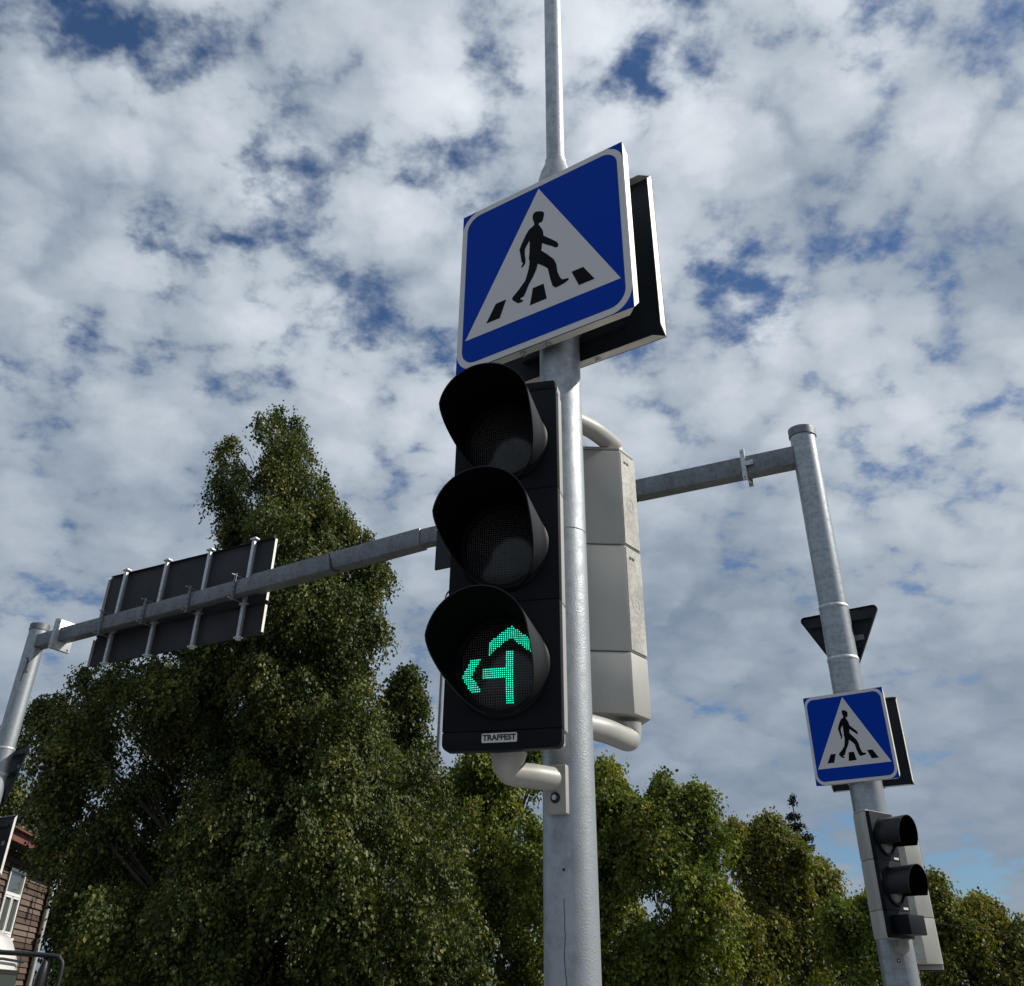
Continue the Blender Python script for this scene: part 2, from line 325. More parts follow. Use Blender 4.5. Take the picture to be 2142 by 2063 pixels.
STRIPES = [[(-.182, -.122), (-.138, -.122), (-.164, -.189), (-.222, -.189)], [(-.026, -.122), (.018, -.122), (.030, -.188), (-.038, -.188)], [(.130, -.122), (.176, -.122), (.217, -.188), (.157, -.188)]]
def pan(root, S=.35, dep=.034, plate_mat='sign_back', ch=.035):
    """folded plate: face at y 0, four flanges running back with cut corners"""
    MB().prism([(-S, -S), (S, -S), (S, S), (-S, S)], 0, .002).build('plate', plate_mat, root, smooth=0)
    for k in range(4):
        q = [(-S, .002), (S, .002), (S - ch, dep), (-S + ch, dep)]
        m = Matrix.Rotation(k * math.pi / 2, 3, 'Y'); vs = []
        for t in (0, .002):
            vs += [m @ Vector((a, b, -S + .0008 + t)) for a, b in q]
        MB().add(vs, [(0, 1, 2, 3), (7, 6, 5, 4), (0, 4, 5, 1), (1, 5, 6, 2), (2, 6, 7, 3), (3, 7, 4, 0)]).build('flange', 'sign_edge', root, smooth=0)
def crossing_sign(name, label, loc, rz, group, pole_off, pole_r, bolts=True):
    t = thing(name, label, 'road sign', loc, rz, group)
    pan(t)
    S = .35
    MB().prism([(-S + .0005, -S + .0005), (S - .0005, -S + .0005), (S - .0005, S - .0005), (-S + .0005, S - .0005)], -.0008, -.0001).build('face', 'sign_blue', t, smooth=0)
    MB().prism(rrect(.698, .698, .082, 10), -.0016, -.0009).build('border', 'sign_white', t, smooth=0)
    MB().prism(rrect(.652, .650, .060, 10), -.0024, -.0017).build('field', 'sign_blue', t, smooth=0)
    MB().prism([(0, .314), (.312, -.227), (-.312, -.227)], -.0032, -.0025).build('triangle', 'sign_white', t, smooth=0)
    b = bmesh.new(); vs = [b.verts.new((x, -.0040, z)) for x, z in PED]; fc_ = b.faces.new(vs); fc_.normal_update(); bmesh.ops.triangulate(b, faces=b.faces[:])
    me = bpy.data.meshes.new('walking_figure'); b.to_mesh(me); b.free(); me.materials.append(MATS['sign_black']); fo = bpy.data.objects.new('walking_figure', me); col.objects.link(fo); fo.parent = t
    for q in STRIPES: MB().prism(q, -.0040, -.0033).build('stripe', 'sign_black', t, smooth=0)
    for zz_ in (-.24, .24):
        MB().box((0, .034, zz_), (.30, .022, .035)).build('rail', 'zinc_plate', t, bevel=.003)
        cl = MB(); cl.tube([Vector((math.cos(a) * (pole_r + .004), pole_off + math.sin(a) * (pole_r + .004), zz_)) for a in np.linspace(0, 2 * math.pi, 33)], .006, 6, False)
        cl.box((-pole_r - .022, pole_off - .03, zz_), (.012, .05, .03)); cl.box((pole_r + .022, pole_off - .03, zz_), (.012, .05, .03)); cl.build('clamp', 'zinc_plate', t)
    if bolts:
        for x in (-.08, .02): MB().lathe([(.011, -S - .001), (.011, -S - .004), (.007, -S - .005), (.007, -S - .010), (.0, -S - .011)], 8, (x, .018, 0)).build('bolt', 'bolt_steel', t)
    return t
def sign_rear(name, label, loc, rz, group, sticker=(-.17, .03)):
    """a plate turned away: local -Y is the hidden face, +Y the dark back inside the flanges"""
    t = thing(name, label, 'road sign', loc, rz, group); pan(t)
    MB().prism([(-.348, -.348), (.348, -.348), (.348, .348), (-.348, .348)], -.0012, -.0002).build('face', 'sign_blue', t, smooth=0)
    MB().prism([(0, .314), (.312, -.227), (-.312, -.227)], -.0022, -.0013).build('triangle', 'sign_white', t, smooth=0)
    MB().box((sticker[0], .0028, sticker[1]), (.07, .001, .05)).build('sticker', 'sticker', t, smooth=0)
    for zz_ in (-.24, .24): MB().box((0, .014, zz_), (.42, .022, .035)).build('rail', 'sign_back', t, bevel=.003)
    for x in (-.10, .12): MB().lathe([(.011, -.351), (.011, -.354), (.007, -.355), (.007, -.360), (.0, -.361)], 8, (x, .018, 0)).build('bolt', 'bolt_steel', t)
    return t
SY = R(-36.75)
crossing_sign('crossing_sign', 'large blue pedestrian crossing sign above the three-lamp traffic light', (.0925, 2.6446, 3.684), SY, 'blue crossing signs', .117, .0665)
sign_rear('square_sign', 'dark back of a square sign behind the large blue crossing sign', (.2182, 2.8258, 3.694), SY + math.pi, 'square signs seen from behind')

# ------------------------------------------------------------------ traffic lights
MOD = .3115
def visor(t, cz, Rv=.117, L=.238, flare=.006, tunnel=False, nphi=64, nl=10):
    def Lf(phi):
        if tunnel: return L * (1 - .10 * (1 - math.cos(phi)))
        h = math.cos(phi); x = min(1, max(0, (h + .97) / (.97 + .12))); s = x * x * (3 - 2 * x)
        return .012 + (L - .012) * (.35 * x + .65 * s)
    amax = R(118 if tunnel else 166); vo = []; vi = []
    for j in range(nl + 1):
        for i in range(nphi + 1):
            a = -amax + 2 * amax * i / nphi; l = Lf(a) * j / nl; r = Rv + flare * l / L
            vo.append((math.sin(a) * (r + .003), -l, cz + math.cos(a) * (r + .003))); vi.append((math.sin(a) * r, -l, cz + math.cos(a) * r))
    n = nphi + 1; q = [(j * n + i, j * n + i + 1, (j + 1) * n + i + 1, (j + 1) * n + i) for j in range(nl) for i in range(nphi)]
    top = [(nl * n + i) for i in range(n)]
    mo = MB(); mo.add(vo, q); rim_o = [vo[k] for k in top]; rim_i = [vi[k] for k in top]
    mo.add(rim_o + rim_i, [(i, i + 1, n + i + 1, n + i) for i in range(n - 1)])
    v = mo.build('visor', 'visor_plastic', t, smooth=60, recalc=False)
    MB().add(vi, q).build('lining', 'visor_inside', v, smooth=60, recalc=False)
    return v
def lens(t, cz, mat='lens_dark', r=.106):
    prof = [(r * math.sin(a) / math.sin(R(40)), -.004 - (math.cos(a) - math.cos(R(40))) * .055) for a in np.linspace(R(40), 0, 9)]
    prof[-1] = (0, prof[-1][1])
    o = MB().lathe(prof, 48, (0, 0, cz), 'y').build('lens', mat, t, smooth=60); return o
def body_poly(w=.15, b=.045, d=.206): return [(-w, .032), (w, .032), (w, .075), (b, d), (-b, d), (-w, .075)]
def signal_head(name, label, loc, rz, group, modules=3, box=False, scale=1.0, fascia='black_plastic', lit=None, body='beige_plastic'):
    t = thing(name, label, 'traffic light', loc, rz, group); t.scale = (scale,) * 3
    z = 0.0
    if box:
        hb = .165
        MB().prism([(a, b) for a, b in rrect(.296, hb - .003, .012, 4, 0, hb / 2)], 0, .032).build('lower_panel', fascia, t, bevel=.003)
        MB().box((0, -.065, hb / 2 - .005), (.20, .13, .118)).build('device_box', 'black_plastic', t, bevel=.006)
        MB().prism(body_poly(), .001, hb - .001, 'xy').build('back_shell', body, t, bevel=.006); z = hb
    else:
        MB().prism([(-.1495, -.0008)] + [(-.1495 + .018 * (1 - math.cos(a)), -.024 - .018 * math.sin(a)) for a in np.linspace(0, math.pi / 2, 6)] + [(0, -.0445)] + [(.1495 - .018 * (1 - math.cos(a)), -.024 - .018 * math.sin(a)) for a in np.linspace(math.pi / 2, 0, 6)] + [(.1495, -.0008)], 0, .032).build('bottom_cap', fascia, t, bevel=.0015)
        MB().prism([(-.146, .033), (.146, .033), (.146, .060), (-.146, .060)], -.034, -.001, 'xy').build('back_shell', body, t, bevel=.006)
    for k in range(modules):
        cz = z + MOD * .482
        MB().prism([(a, b) for a, b in rrect(.300, MOD - .0014, .002, 2, 0, z + MOD / 2)], 0, .032).build('door', fascia, t, bevel=.0012)
        sh = MB().prism(body_poly(), z + .0012, z + MOD - .0012, 'xy').build('back_shell', body, t, bevel=.006)
        MB().box((0, .2065, z + MOD / 2), (.085, .002, MOD - .012)).build('rear_rib', 'beige_worn', sh)
        MB().lathe([(.022, .2065), (.022, .2082), (.016, .2082), (.016, .2072), (.006, .2072), (.006, .2080), (.0, .2080)], 24, (0, 0, z + MOD * .45), 'y').build('boss', 'beige_plastic', sh)
        for dx in (-.008, .008): MB().box((dx + .012, .2080, z + MOD - .035), (.010, .002, .007)).build('slot', 'rubber', sh)
        MB().lathe([(.104, 0.0005), (.106, -.012), (.119, -.014), (.125, -.008), (.127, .0005)], 64, (0, 0, cz), 'y').build('bezel', 'black_plastic', t, smooth=40)
        o = lens(t, cz, lit[k] if lit else 'lens_dark'); visor(t, cz, L=.215, tunnel=True) if box else visor(t, cz); z += MOD
    if not box:
        MB().prism(rrect(.296, .030, .010, 4, 0, z + .0155), 0, .032).build('top_cap', fascia, t, bevel=.005)
        MB().prism([(a * .985, b) for a, b in body_poly()], z + .001, z + .030, 'xy').build('back_shell', body, t, bevel=.006)
    else:
        MB().prism([(-.147, .032), (.147, .032), (.146, .075), (.043, .204), (-.043, .204), (-.146, .075)], z + .001, z + .012, 'xy').build('top_cap', body, t, bevel=.003)
    return t
HY = R(-15)
head = signal_head('traffic_light', 'black three-lamp traffic light lit with a green straight-and-left arrow', (-.013, 2.523, 2.136), HY, 'vehicle traffic lights')
# the lit arrow: single diodes on the lens grid
ARROW = [[(.013, .181), (.036, .181), (.036, .060), (.013, .060)], [(-.047, .142), (.013, .142), (.013, .116), (-.047, .116)],
         [(.0245, .247), (.082, .206), (.082, .172), (.0245, .216), (-.033, .172), (-.033, .206)], [(-.102, .127), (-.077, .170), (-.048, .170), (-.076, .127), (-.048, .088), (-.077, .088)]]
def inside(p, poly):
    c = False; j = len(poly) - 1
    for i in range(len(poly)):
        (xi, yi), (xj, yj) = poly[i], poly[j]
        if (yi > p[1]) != (yj > p[1]) and p[0] < (xj - xi) * (p[1] - yi) / (yj - yi) + xi: c = not c
        j = i
    return c
led = MB(); pit = .0050; CZ = MOD * .482
for i in range(-26, 27):
    for j in range(-26, 27):
        x, zq = i * pit + .001, CZ + j * pit
        if any(inside((x, zq), q) for q in ARROW):
            rr = math.hypot(x, zq - CZ); a = math.asin(min(1, rr * math.sin(R(40)) / .106)); y = -.004 - (math.cos(a) - math.cos(R(40))) * .055 - .0007
            led.add([(x + 0.00165 * math.cos(t), y, zq + 0.00165 * math.sin(t)) for t in (k * math.pi / 3 for k in range(6))], [(0, 1, 2, 3, 4, 5)])
ar = led.build('arrow_diodes', 'led_green', head, smooth=0); ar['kind'] = 'stuff'; ar['label'] = 'glowing green arrow pointing straight ahead and left'
# maker's plate
pl = MB().prism(rrect(.088, .021, .003, 3, -.004, -.0165), -.0015, -.0002).build('maker_plate', 'label_white', head, smooth=0)
def lettering(txt, name, size, loc, mat, parent, xs=1.0, offset=.0):
    c = bpy.data.curves.new(name, 'FONT'); c.body = txt; c.size = size; c.align_x = 'CENTER'; c.align_y = 'CENTER'; c.offset = offset; c.extrude = .0002; c.resolution_u = 4
    o = bpy.data.objects.new(name, c); col.objects.link(o); bpy.context.view_layer.update()
    me = bpy.data.meshes.new_from_object(o.evaluated_get(bpy.context.evaluated_depsgraph_get())); bpy.data.objects.remove(o); bpy.data.curves.remove(c)
    me.transform(Matrix.Translation(loc) @ Matrix.Rotation(math.pi / 2, 4, 'X') @ Matrix.Diagonal((xs, 1, 1, 1)))
    me.materials.clear(); me.materials.append(MATS[mat]); n = bpy.data.objects.new(name, me); col.objects.link(n); n.parent = parent; return n
lettering('TRAFFEST', 'lettering', .0175, (-.004, -.0019, -.0165), 'ink', pl, 1.08, .0007)
# lower and upper brackets of the main head
def bracket(t, pts_w, rad, plate_at=None, plate_dir=None, name='bracket'):
    pts = [loc_of(t, p) / t.scale.x for p in pts_w]
    o = MB().tube(pts, rad, 24).build(name, 'beige_plastic', t, smooth=50); return o
def smooth_path(p, n=8):
    p = [Vector(q) for q in p]; out = []
    for i in range(len(p) - 1):
        a, b, c, d = p[max(i - 1, 0)], p[i], p[i + 1], p[min(i + 2, len(p) - 1)]
        for k in range(n):
            t = k / n; out.append(.5 * ((2 * b) + (c - a) * t + (2 * a - 5 * b + 4 * c - d) * t * t + (3 * b - a - 3 * c + d) * t ** 3))
    return out + [p[-1]]
def pole_plate(t, pc, ang, zc, h, w, r_pole, s=1):
    """a foot of a bracket lying on a pole: plate bent round the pole with a bolt"""
    d = Vector((math.cos(ang), math.sin(ang), 0)); side = Vector((-d.y, d.x, 0)); base = Vector((pc[0], pc[1], zc)) + d * (r_pole + .008)
    rzl = ang - t.rotation_euler.z - math.pi / 2
    MB().box(loc_of(t, base), (w, .022, h), rzl).build('bracket_foot', 'beige_plastic', t, bevel=.004)
    q = loc_of(t, base + d * .011 - Vector((0, 0, h * .18))); dl = Matrix.Rotation(-t.rotation_euler.z, 3, 'Z') @ d
    MB().tube([q, q + dl * .003], .0125, 20).build('washer', 'rubber', t); MB().tube([q + dl * .003, q + dl * .010], .0065, 6).build('bolt', 'bolt_steel', t, smooth=0)
bp = Vector((MPX - .030, MPY - .075, 2.066)); hb_ = Vector((.008, 2.600, 2.10))
for nm, z_in, z_out in (('bracket', 2.10, 2.055), ('bracket', 3.11, 3.120)):
    pth = smooth_path([(.006, 2.598, z_in), (.006, 2.598, (z_in + z_out * 2) / 3), (.018, 2.606, z_out), (.075, 2.640, z_out), (MPX - .022, MPY - .052, z_out)], 6)
    rd = [.046 - .018 * min(1, i / 12) for i in range(len(pth))]; bracket(head, pth, rd)
pole_plate(head, (MPX, MPY), math.atan2(-.86, -.42), 2.032, .110, .056, .0665)

# the two-lamp light on the far side of the main pole, its back towards us
PYAW = math.atan2(-.8, -.6) # facing (-.8, .6)
rear = signal_head('pedestrian_light', 'pale grey back of a pedestrian light mounted behind the main pole', (.215, 3.06, 2.262), PYAW, 'pedestrian lights', modules=2, box=True, scale=1.04)
for z_in, z_out in ((2.25, 2.205), (3.085, 3.125)):
    pth = smooth_path([(.345, 2.955, z_in), (.345, 2.955, (z_in + 2 * z_out) / 3), (.335, 2.935, z_out), (.27, 2.84, z_out), (MPX + .045, MPY + .035, z_out)], 6)
    bracket(rear, pth, [.036 - .006 * min(1, i / 13) for i in range(len(pth))])
    pole_plate(rear, (MPX, MPY), R(68), z_out - math.copysign(.03, z_in - z_out) * -1 - .0, .10, .05, .0665)

# ------------------------------------------------------------------ gantry over the road
RP = Vector((2.985, 8.915, 0)); LP = Vector((-7.0, 14.8, 0)); DV = (LP - RP).normalized(); NV = Vector((-DV.y, DV.x, 0)); NV = NV if NV.y > 0 else -NV
BR = math.atan2(DV.y, DV.x)
gan = thing('sign_gantry', 'galvanised gantry of two thick posts and a square beam over the road', 'gantry')
def beam_z(s):
    xs = [0, 1.86, 4.7, 7.3, 11.59]; zs = [6.128, 6.153, 6.150, 6.035, 5.868]; return float(np.interp(s, xs, zs))
def bpt(s, off=0, dz=0): return RP + DV * s + NV * off + Vector((0, 0, beam_z(s) + dz))
def beam_part(s0, s1, h, d, nm, mat='galvanised_dull', bev=.012):
    a, b = bpt(s0), bpt(s1); v = (b - a); L = v.length; x = v.normalized(); y = NV; z = x.cross(y).normalized(); z = z if z.z > 0 else -z
    m = Matrix((x, y, z)).transposed(); return MB().box((a + b) / 2, (L, d, h), mat=m).build(nm, mat, gan, bevel=bev)
beam_part(.10, 1.86, .196, .16, 'beam_arm'); beam_part(1.863, 4.70, .194, .16, 'beam_arm'); beam_part(4.66, 7.30, .222, .19, 'beam_sleeve'); beam_part(7.27, 11.05, .192, .16, 'beam_arm'); beam_part(11.0, 11.50, .19, .16, 'beam_stub')
for pos, r, ztop, rings in ((RP, .1265, 6.36, ((4.585, .1265, .131), (4.12, .131, .134))), (LP, .131, 6.08, ((4.42, .131, .136), (4.10, .136, .139)))):
    MB().tube([pos + Vector((0, 0, z)) for z in (rings[0][0] - .05, 5.2, ztop)], r, 48).build('post', 'galvanised_streaked' if pos is RP else 'galvanised', gan)
    pm = 'galvanised_streaked' if pos is RP else 'galvanised'
    MB().tube([pos + Vector((0, 0, z)) for z in (rings[1][0], rings[0][0] - .02)], rings[0][2], 48).build('post', pm, gan)
    MB().tube([pos + Vector((0, 0, z)) for z in (.02, 2.0, rings[1][0])], rings[1][2], 48).build('post', pm, gan)
    for (zt, ra, rb) in rings: MB().lathe([(ra, zt + .012), (rb + .003, zt + .004), (rb + .004, zt - .014), (rb, zt - .024)], 48, pos).build('collar', 'zinc_plate', gan, smooth=60)
    MB().lathe([(r + .010, ztop - .03), (r + .010, ztop + .055), (r - .02, ztop + .065), (0, ztop + .068)], 48, pos).build('post_cap', 'galvanised_dull', gan)
    MB().prism(rrect(.55, .55, .03, 4, pos.x, pos.y), 0, .02, 'xy').build('base_plate', 'galvanised_dull', gan)
m = Matrix((DV, NV, Vector((0, 0, 1)))).transposed()
for k, s in enumerate((10.985, 11.015)): MB().box(bpt(s), (.022, .34, .42), mat=m).build('joint_flange', 'zinc_plate', gan, bevel=.004)
for a in (-1, 1):
    for b in (-1, 1):
        c = bpt(11.0) + NV * a * .13 + Vector((0, 0, b * .17)); MB().tube([c - DV * .045, c + DV * .045], .014, 6).build('bolt', 'bolt_steel', gan, smooth=0)
MB().box(bpt(6.01, 0, 0), (.012, .205, .238), mat=m @ Matrix.Rotation(R(14), 3, 'Y')).build('cable_tie', 'cable_black', gan, bevel=.003)
MB().tube(smooth_path([bpt(6.0, -.10, .02), bpt(5.98, -.112, -.06), bpt(5.93, -.10, -.13), bpt(5.86, -.06, -.155)], 6), .009, 8).build('loose_cable', 'cable_black', gan)
# spare clamp near the right post
for o_ in (-.095, .095): MB().box(bpt(.62, o_, 0), (.05, .012, .34), mat=m).build('clamp_plate', 'zinc_plate', gan, bevel=.003)
for dz in (-.14, .14): a = bpt(.62, -.14, dz); MB().tube([a, a + NV * .28], .008, 8).build('threaded_rod', 'bolt_steel', gan)
MB().box(bpt(.56, -.11, .0), (.09, .012, .05), mat=m).build('clamp_plate', 'zinc_plate', gan, bevel=.003)
# pen marks on the left post
pv = thing('pen_mark', 'small dark handwritten mark on the left gantry post', 'marking', LP)
vdir = Vector((-LP.x, -LP.y, 0)).normalized(); va = math.atan2(vdir.y, vdir.x)
for (a0, z0, a1, z1) in ((-.5, 5.62, -.25, 5.62), (-.25, 5.62, -.40, 5.30), (-.15, 5.58, -.12, 5.42), (-.12, 5.42, .05, 5.43)):
    pts = [Vector((math.cos(va + a0 + (a1 - a0) * t) * .1325, math.sin(va + a0 + (a1 - a0) * t) * .1325, z0 + (z1 - z0) * t)) for t in np.linspace(0, 1, 5)]
    MB().tube(pts, .007, 5).build('stroke', 'ink', pv)

# direction sign panel on the beam, seen from behind
dp = thing('direction_sign', 'wide dark back of a road direction panel clamped to the gantry beam', 'road sign', bpt(8.87, .2) * 1.0, BR + math.pi)
dp.location.z = 0
dl = lambda s, off, z: (-(s - 8.87), (off - .2) * -1 if False else (off - .2), z)
# local x runs towards the right post, local y away from us
dl = lambda s, off, z: (8.87 - s, off - .2, z)
for z0, z1 in ((5.845, 6.740), (5.432, 5.835)):
    bd = MB().box(dl(8.87, .203, (z0 + z1) / 2), (3.26, .004, z1 - z0)).build('board', 'panel_back', dp, smooth=0)
    for s in (7.24, 10.50): MB().box(dl(s + (.0015 if s < 8 else -.0015), .18, (z0 + z1) / 2), (.003, .042, z1 - z0 - .05)).build('edge_flange', 'sign_edge', bd, smooth=0)
    for z in (z0 + .0015, z1 - .0015): MB().box(dl(8.87, .18, z), (3.18, .042, .003)).build('edge_flange', 'panel_back', bd, smooth=0)
for s in (10.10, 9.26, 8.42, 7.60):
    pc_ = MB().box(dl(s, .135, 6.085), (.052, .052, 1.40)).build('upright', 'zinc_plate', dp, bevel=.008)
    for z in (6.76, 5.86, 5.42): MB().box(dl(s, .135, z), (.11, .075, .022)).build('cleat', 'zinc_plate', pc_, bevel=.003)
    zc = beam_z(s); st = MB().box(dl(s, -.10, zc), (.040, .008, .36)).build('strap', 'galvanised_dull', dp, bevel=.002)
    for k in range(5): MB().box(dl(s, -.1045, zc - .13 + k * .065), (.012, .002, .030)).build('slot', 'rubber', st, smooth=0)
    for dz in (-.155, .155): MB().tube([dl(s, -.17, zc + dz), dl(s, .14, zc + dz)], .0075, 8).build('threaded_rod', 'bolt_steel', st)
# small panel clamped under the beam behind the main traffic light
sp_ = thing('hanging_panel', 'narrow dark panel hanging from the beam right beside the lit traffic light', 'road sign', RP + DV * 4.10 + NV * -.12, BR + math.pi)
MB().box((0, 0, 6.05), (.56, .030, .76)).build('board', 'sign_back', sp_, bevel=.004)
MB().box((-.12, .02, beam_z(4.1)), (.04, .02, .34)).build('strap', 'zinc_plate', sp_); MB().tube([(-.24, -.06, 6.14), (-.24, .28, 6.14)], .012, 8).build('threaded_rod', 'bolt_steel', sp_)

# triangular signs seen from behind
def yield_sign(name, label, loc, rz, side):
    t = thing(name, label, 'road sign', loc, rz, 'triangular signs seen from behind'); r = .035; h = side * .866; pts = []
    A = [(-side / 2, 0), (0, -h), (side / 2, 0)]; c = Vector((0, -h / 3))
    for i, (x, z) in enumerate(A):
        p = Vector((x, z)); d = (p - c).normalized(); k = p - d * (2 * r); a0 = math.atan2(d.y, d.x)
        for j in range(7): a = a0 - R(60) + R(120) * j / 6; pts.append((k.x + r * math.cos(a), k.y + r * math.sin(a)))
    MB().prism(pts, 0, .003).build('plate', 'sign_back', t, smooth=0)
    n = len(pts); inn = [((x - c.x) * .985 + c.x, (z - c.y) * .985 + c.y) for x, z in pts]
    vs = [(x, -.022, z) for x, z in pts] + [(x, 0, z) for x, z in pts] + [(x, -.022, z) for x, z in inn] + [(x, 0, z) for x, z in inn]
    MB().add(vs, [f for i in range(n) for f in ((i, (i + 1) % n, n + (i + 1) % n, n + i), (2 * n + i, 2 * n + (i + 1) % n, (i + 1) % n, i), (3 * n + i, 3 * n + (i + 1) % n, 2 * n + (i + 1) % n, 2 * n + i))]).build('rim', 'sign_back', t, smooth=30)
    MB().prism([((x - c.x) * .97 + c.x, (z - c.y) * .97 + c.y) for x, z in pts], .0032, .0042).build('face', 'sign_white', t, smooth=0)
    MB().box((0, -.035, -.10), (side * .75, .02, .035)).build('rail', 'sign_back', t); MB().box((side * .19, -.0015, -.26), (.09, .001, .045)).build('sticker', 'sticker', t, smooth=0)
    MB().box((0, -.035, -.34), (side * .42, .02, .035)).build('rail', 'sign_back', t)
    return t
yield_sign('yield_sign', 'dark back of an inverted triangle sign on the right gantry post', (RP.x + .598 * .185 - .02, RP.y + .8 * .185 + .015, 4.60), SY, .78)
yield_sign('yield_sign', 'dark back of a triangle sign on the left gantry post', (LP.x + .13, LP.y + .16, 4.46), R(-48), .90)

# crossing signs on the posts
crossing_sign('crossing_sign', 'small blue pedestrian crossing sign on the right gantry post', (2.880, 8.797, 3.457), R(-37.2), 'blue crossing signs', .165, .131)
sign_rear('square_sign', 'dark back of a square sign behind the small blue crossing sign', (3.128, 9.165, 3.469), R(-36.75) + math.pi, 'square signs seen from behind')
sign_rear('square_sign', 'dark back of a square sign low on the left gantry post', (-6.82, 14.95, 3.235), R(-36.75) + math.pi, 'square signs seen from behind')

# lights on the posts
g2 = Vector((.64, -.768, 0)); yw = math.atan2(g2.x, -g2.y)
pedr = signal_head('pedestrian_light', 'dark two-lamp pedestrian light with pale housing on the right gantry post', (2.955, 8.60, 2.02), yw, 'pedestrian lights', modules=2, box=True, scale=1.06)
ang = math.atan2(8.60 - RP.y, 2.955 - RP.x)
pth = smooth_path([(2.985, 8.69, 2.03), (2.985, 8.70, 1.985), (2.975, 8.74, 1.965), (2.97, 8.80, 1.965)], 5)
bracket(pedr, pth, [.045 - .01 * i / (len(pth) - 1) for i in range(len(pth))]); pole_plate(pedr, RP, R(-104), 1.925, .15, .085, .134)
for k in (0, 1): MB().box((.10, -.0012, .165 + MOD * k + .018), (.06, .001, .014)).build('maker_plate', 'label_white', pedr, smooth=0)
vehr = signal_head('traffic_light', 'pale back of a traffic light behind the right gantry post', (3.36, 9.42, 1.885), math.atan2(.42, -.907), 'vehicle traffic lights')
MB().tube([loc_of(vehr, (3.26, 9.35, 1.84)), loc_of(vehr, (3.08, 9.0, 1.84))], .03, 14).build('bracket', 'beige_plastic', vehr)
pedl = signal_head('pedestrian_light', 'pedestrian light on the left gantry post with one dark visor showing', (-6.62, 14.50, 1.80), math.atan2(.97, .24), 'pedestrian lights', modules=2, box=True)
MB().tube([loc_of(pedl, (-6.75, 14.55, 1.77)), loc_of(pedl, (-6.95, 14.75, 1.77))], .03, 14).build('bracket', 'beige_plastic', pedl)

# ------------------------------------------------------------------ wooden house
hs = thing('wooden_house', 'brown plank-clad house with white window behind the big tree', 'house', (-11.86, 28.0, 0), R(97.5))
# local x runs along the lit wall away from us, local y to the left into the house
X0, X1, ZE = -7.0, 2.42, 4.45; WD = 7.5
MB().box(((X0 + X1) / 2, WD / 2 + .02, ZE / 2), (X1 - X0, WD, ZE)).build('wall_core', 'dark_wood', hs, smooth=0)
wnd = [(-4.6, -3.4), (-1.35, -.02)]; zw0, zw1 = 2.75, 4.10
nrow = 35; ph = 4.35 / nrow
for i in range(nrow):
    za = .1 + i * ph; segs = [(X0, X1)]
    if za + ph > zw0 - .08 and za < zw1 + .08: segs = [(X0, wnd[0][0] - .1), (wnd[0][1] + .1, wnd[1][0] - .1), (wnd[1][1] + .1, X1)]
    for (a, b) in segs:
        cut = [a, b] if b - a < 3.0 else [a, a + (b - a) * rnd.uniform(.35, .65), b]
        for p, q in zip(cut, cut[1:]):
            pr = rnd.uniform(.030, .050); vs = []
            for x in (p + .004, q - .004): vs += [(x, .015, za), (x, -pr, za), (x, -pr + .030, za + ph - .012), (x, .015, za + ph - .012)]
            MB().add(vs, [(0, 1, 2, 3), (7, 6, 5, 4), (0, 4, 5, 1), (1, 5, 6, 2), (2, 6, 7, 3), (3, 7, 4, 0)]).build('plank', 'plank_wood', hs, smooth=0)
for a, b in wnd:
    w = MB(); zc = (zw0 + zw1) / 2; H_ = zw1 - zw0
    for x in (a + .03, b - .03): w.box((x, -.02, zc), (.06, .07, H_))
    for z in (zw0 + .03, zw1 - .03, zw0 + .84): w.box(((a + b) / 2, -.02, z), (b - a - .12, .07, .06))
    w.box(((a + b) / 2, -.021, zw0 + .40), (.05, .06, .76))
    fr = w.build('window', 'white_paint', hs, smooth=0)
    for (p, q) in ((zw0 + .06, zw0 + .81), (zw0 + .87, zw1 - .06)): MB().box(((a + b) / 2, -.004, (p + q) / 2), (b - a - .12, .008, q - p)).build('pane', 'window_glass', fr, smooth=0)
    for k in (0, 1):
        c = MB(); x0 = a + .07 + k * ((b - a) / 2 - .03); x1 = x0 + (b - a) / 2 - .12
        for x in (x0 + .02, x1 - .02): c.box((x, -.045, zw0 + .435), (.035, .03, .72))
        for z in (zw0 + .09, zw0 + .78): c.box(((x0 + x1) / 2, -.045, z), (x1 - x0 - .075, .03, .035))
        c.build('sash', 'white_paint', fr, smooth=0)
    for x in (a - .05, b + .05): MB().box((x, -.03, zc), (.10, .05, H_ + .1)).build('casing', 'dark_wood', fr, smooth=0)
    MB().box(((a + b) / 2, -.05, zw0 - .03), (b - a + .2, .12, .05)).build('sill', 'white_paint', fr, smooth=0)
MB().box((X1 - .02, -.03, ZE / 2), (.13, .10, ZE - .05)).build('corner_board', 'plank_wood', hs, smooth=0)
ds = MB().tube(smooth_path([(X1 - .15, -.20, .25), (X1 - .15, -.17, 2.0), (X1 - .15, -.17, 3.75), (X1 - .10, -.24, 3.95), (X1 + .15, -.50, 4.30)], 6), .06, 14).build('downspout', 'zinc_plate', hs)
for z in (1.2, 2.2, 3.2): MB().lathe([(.055, z - .02), (.055, z + .02)], 14, (X1 - .15, -.13, 0)).build('collar', 'galvanised_dull', ds)
OV = .55
rf = MB(); ym = WD / 2 + .02; zr = 6.5
pr = [(-OV, ZE + .05), (ym, zr), (WD + .04 + OV, ZE + .05), (WD + .04 + OV, ZE + .13), (ym, zr + .09), (-OV, ZE + .13)]
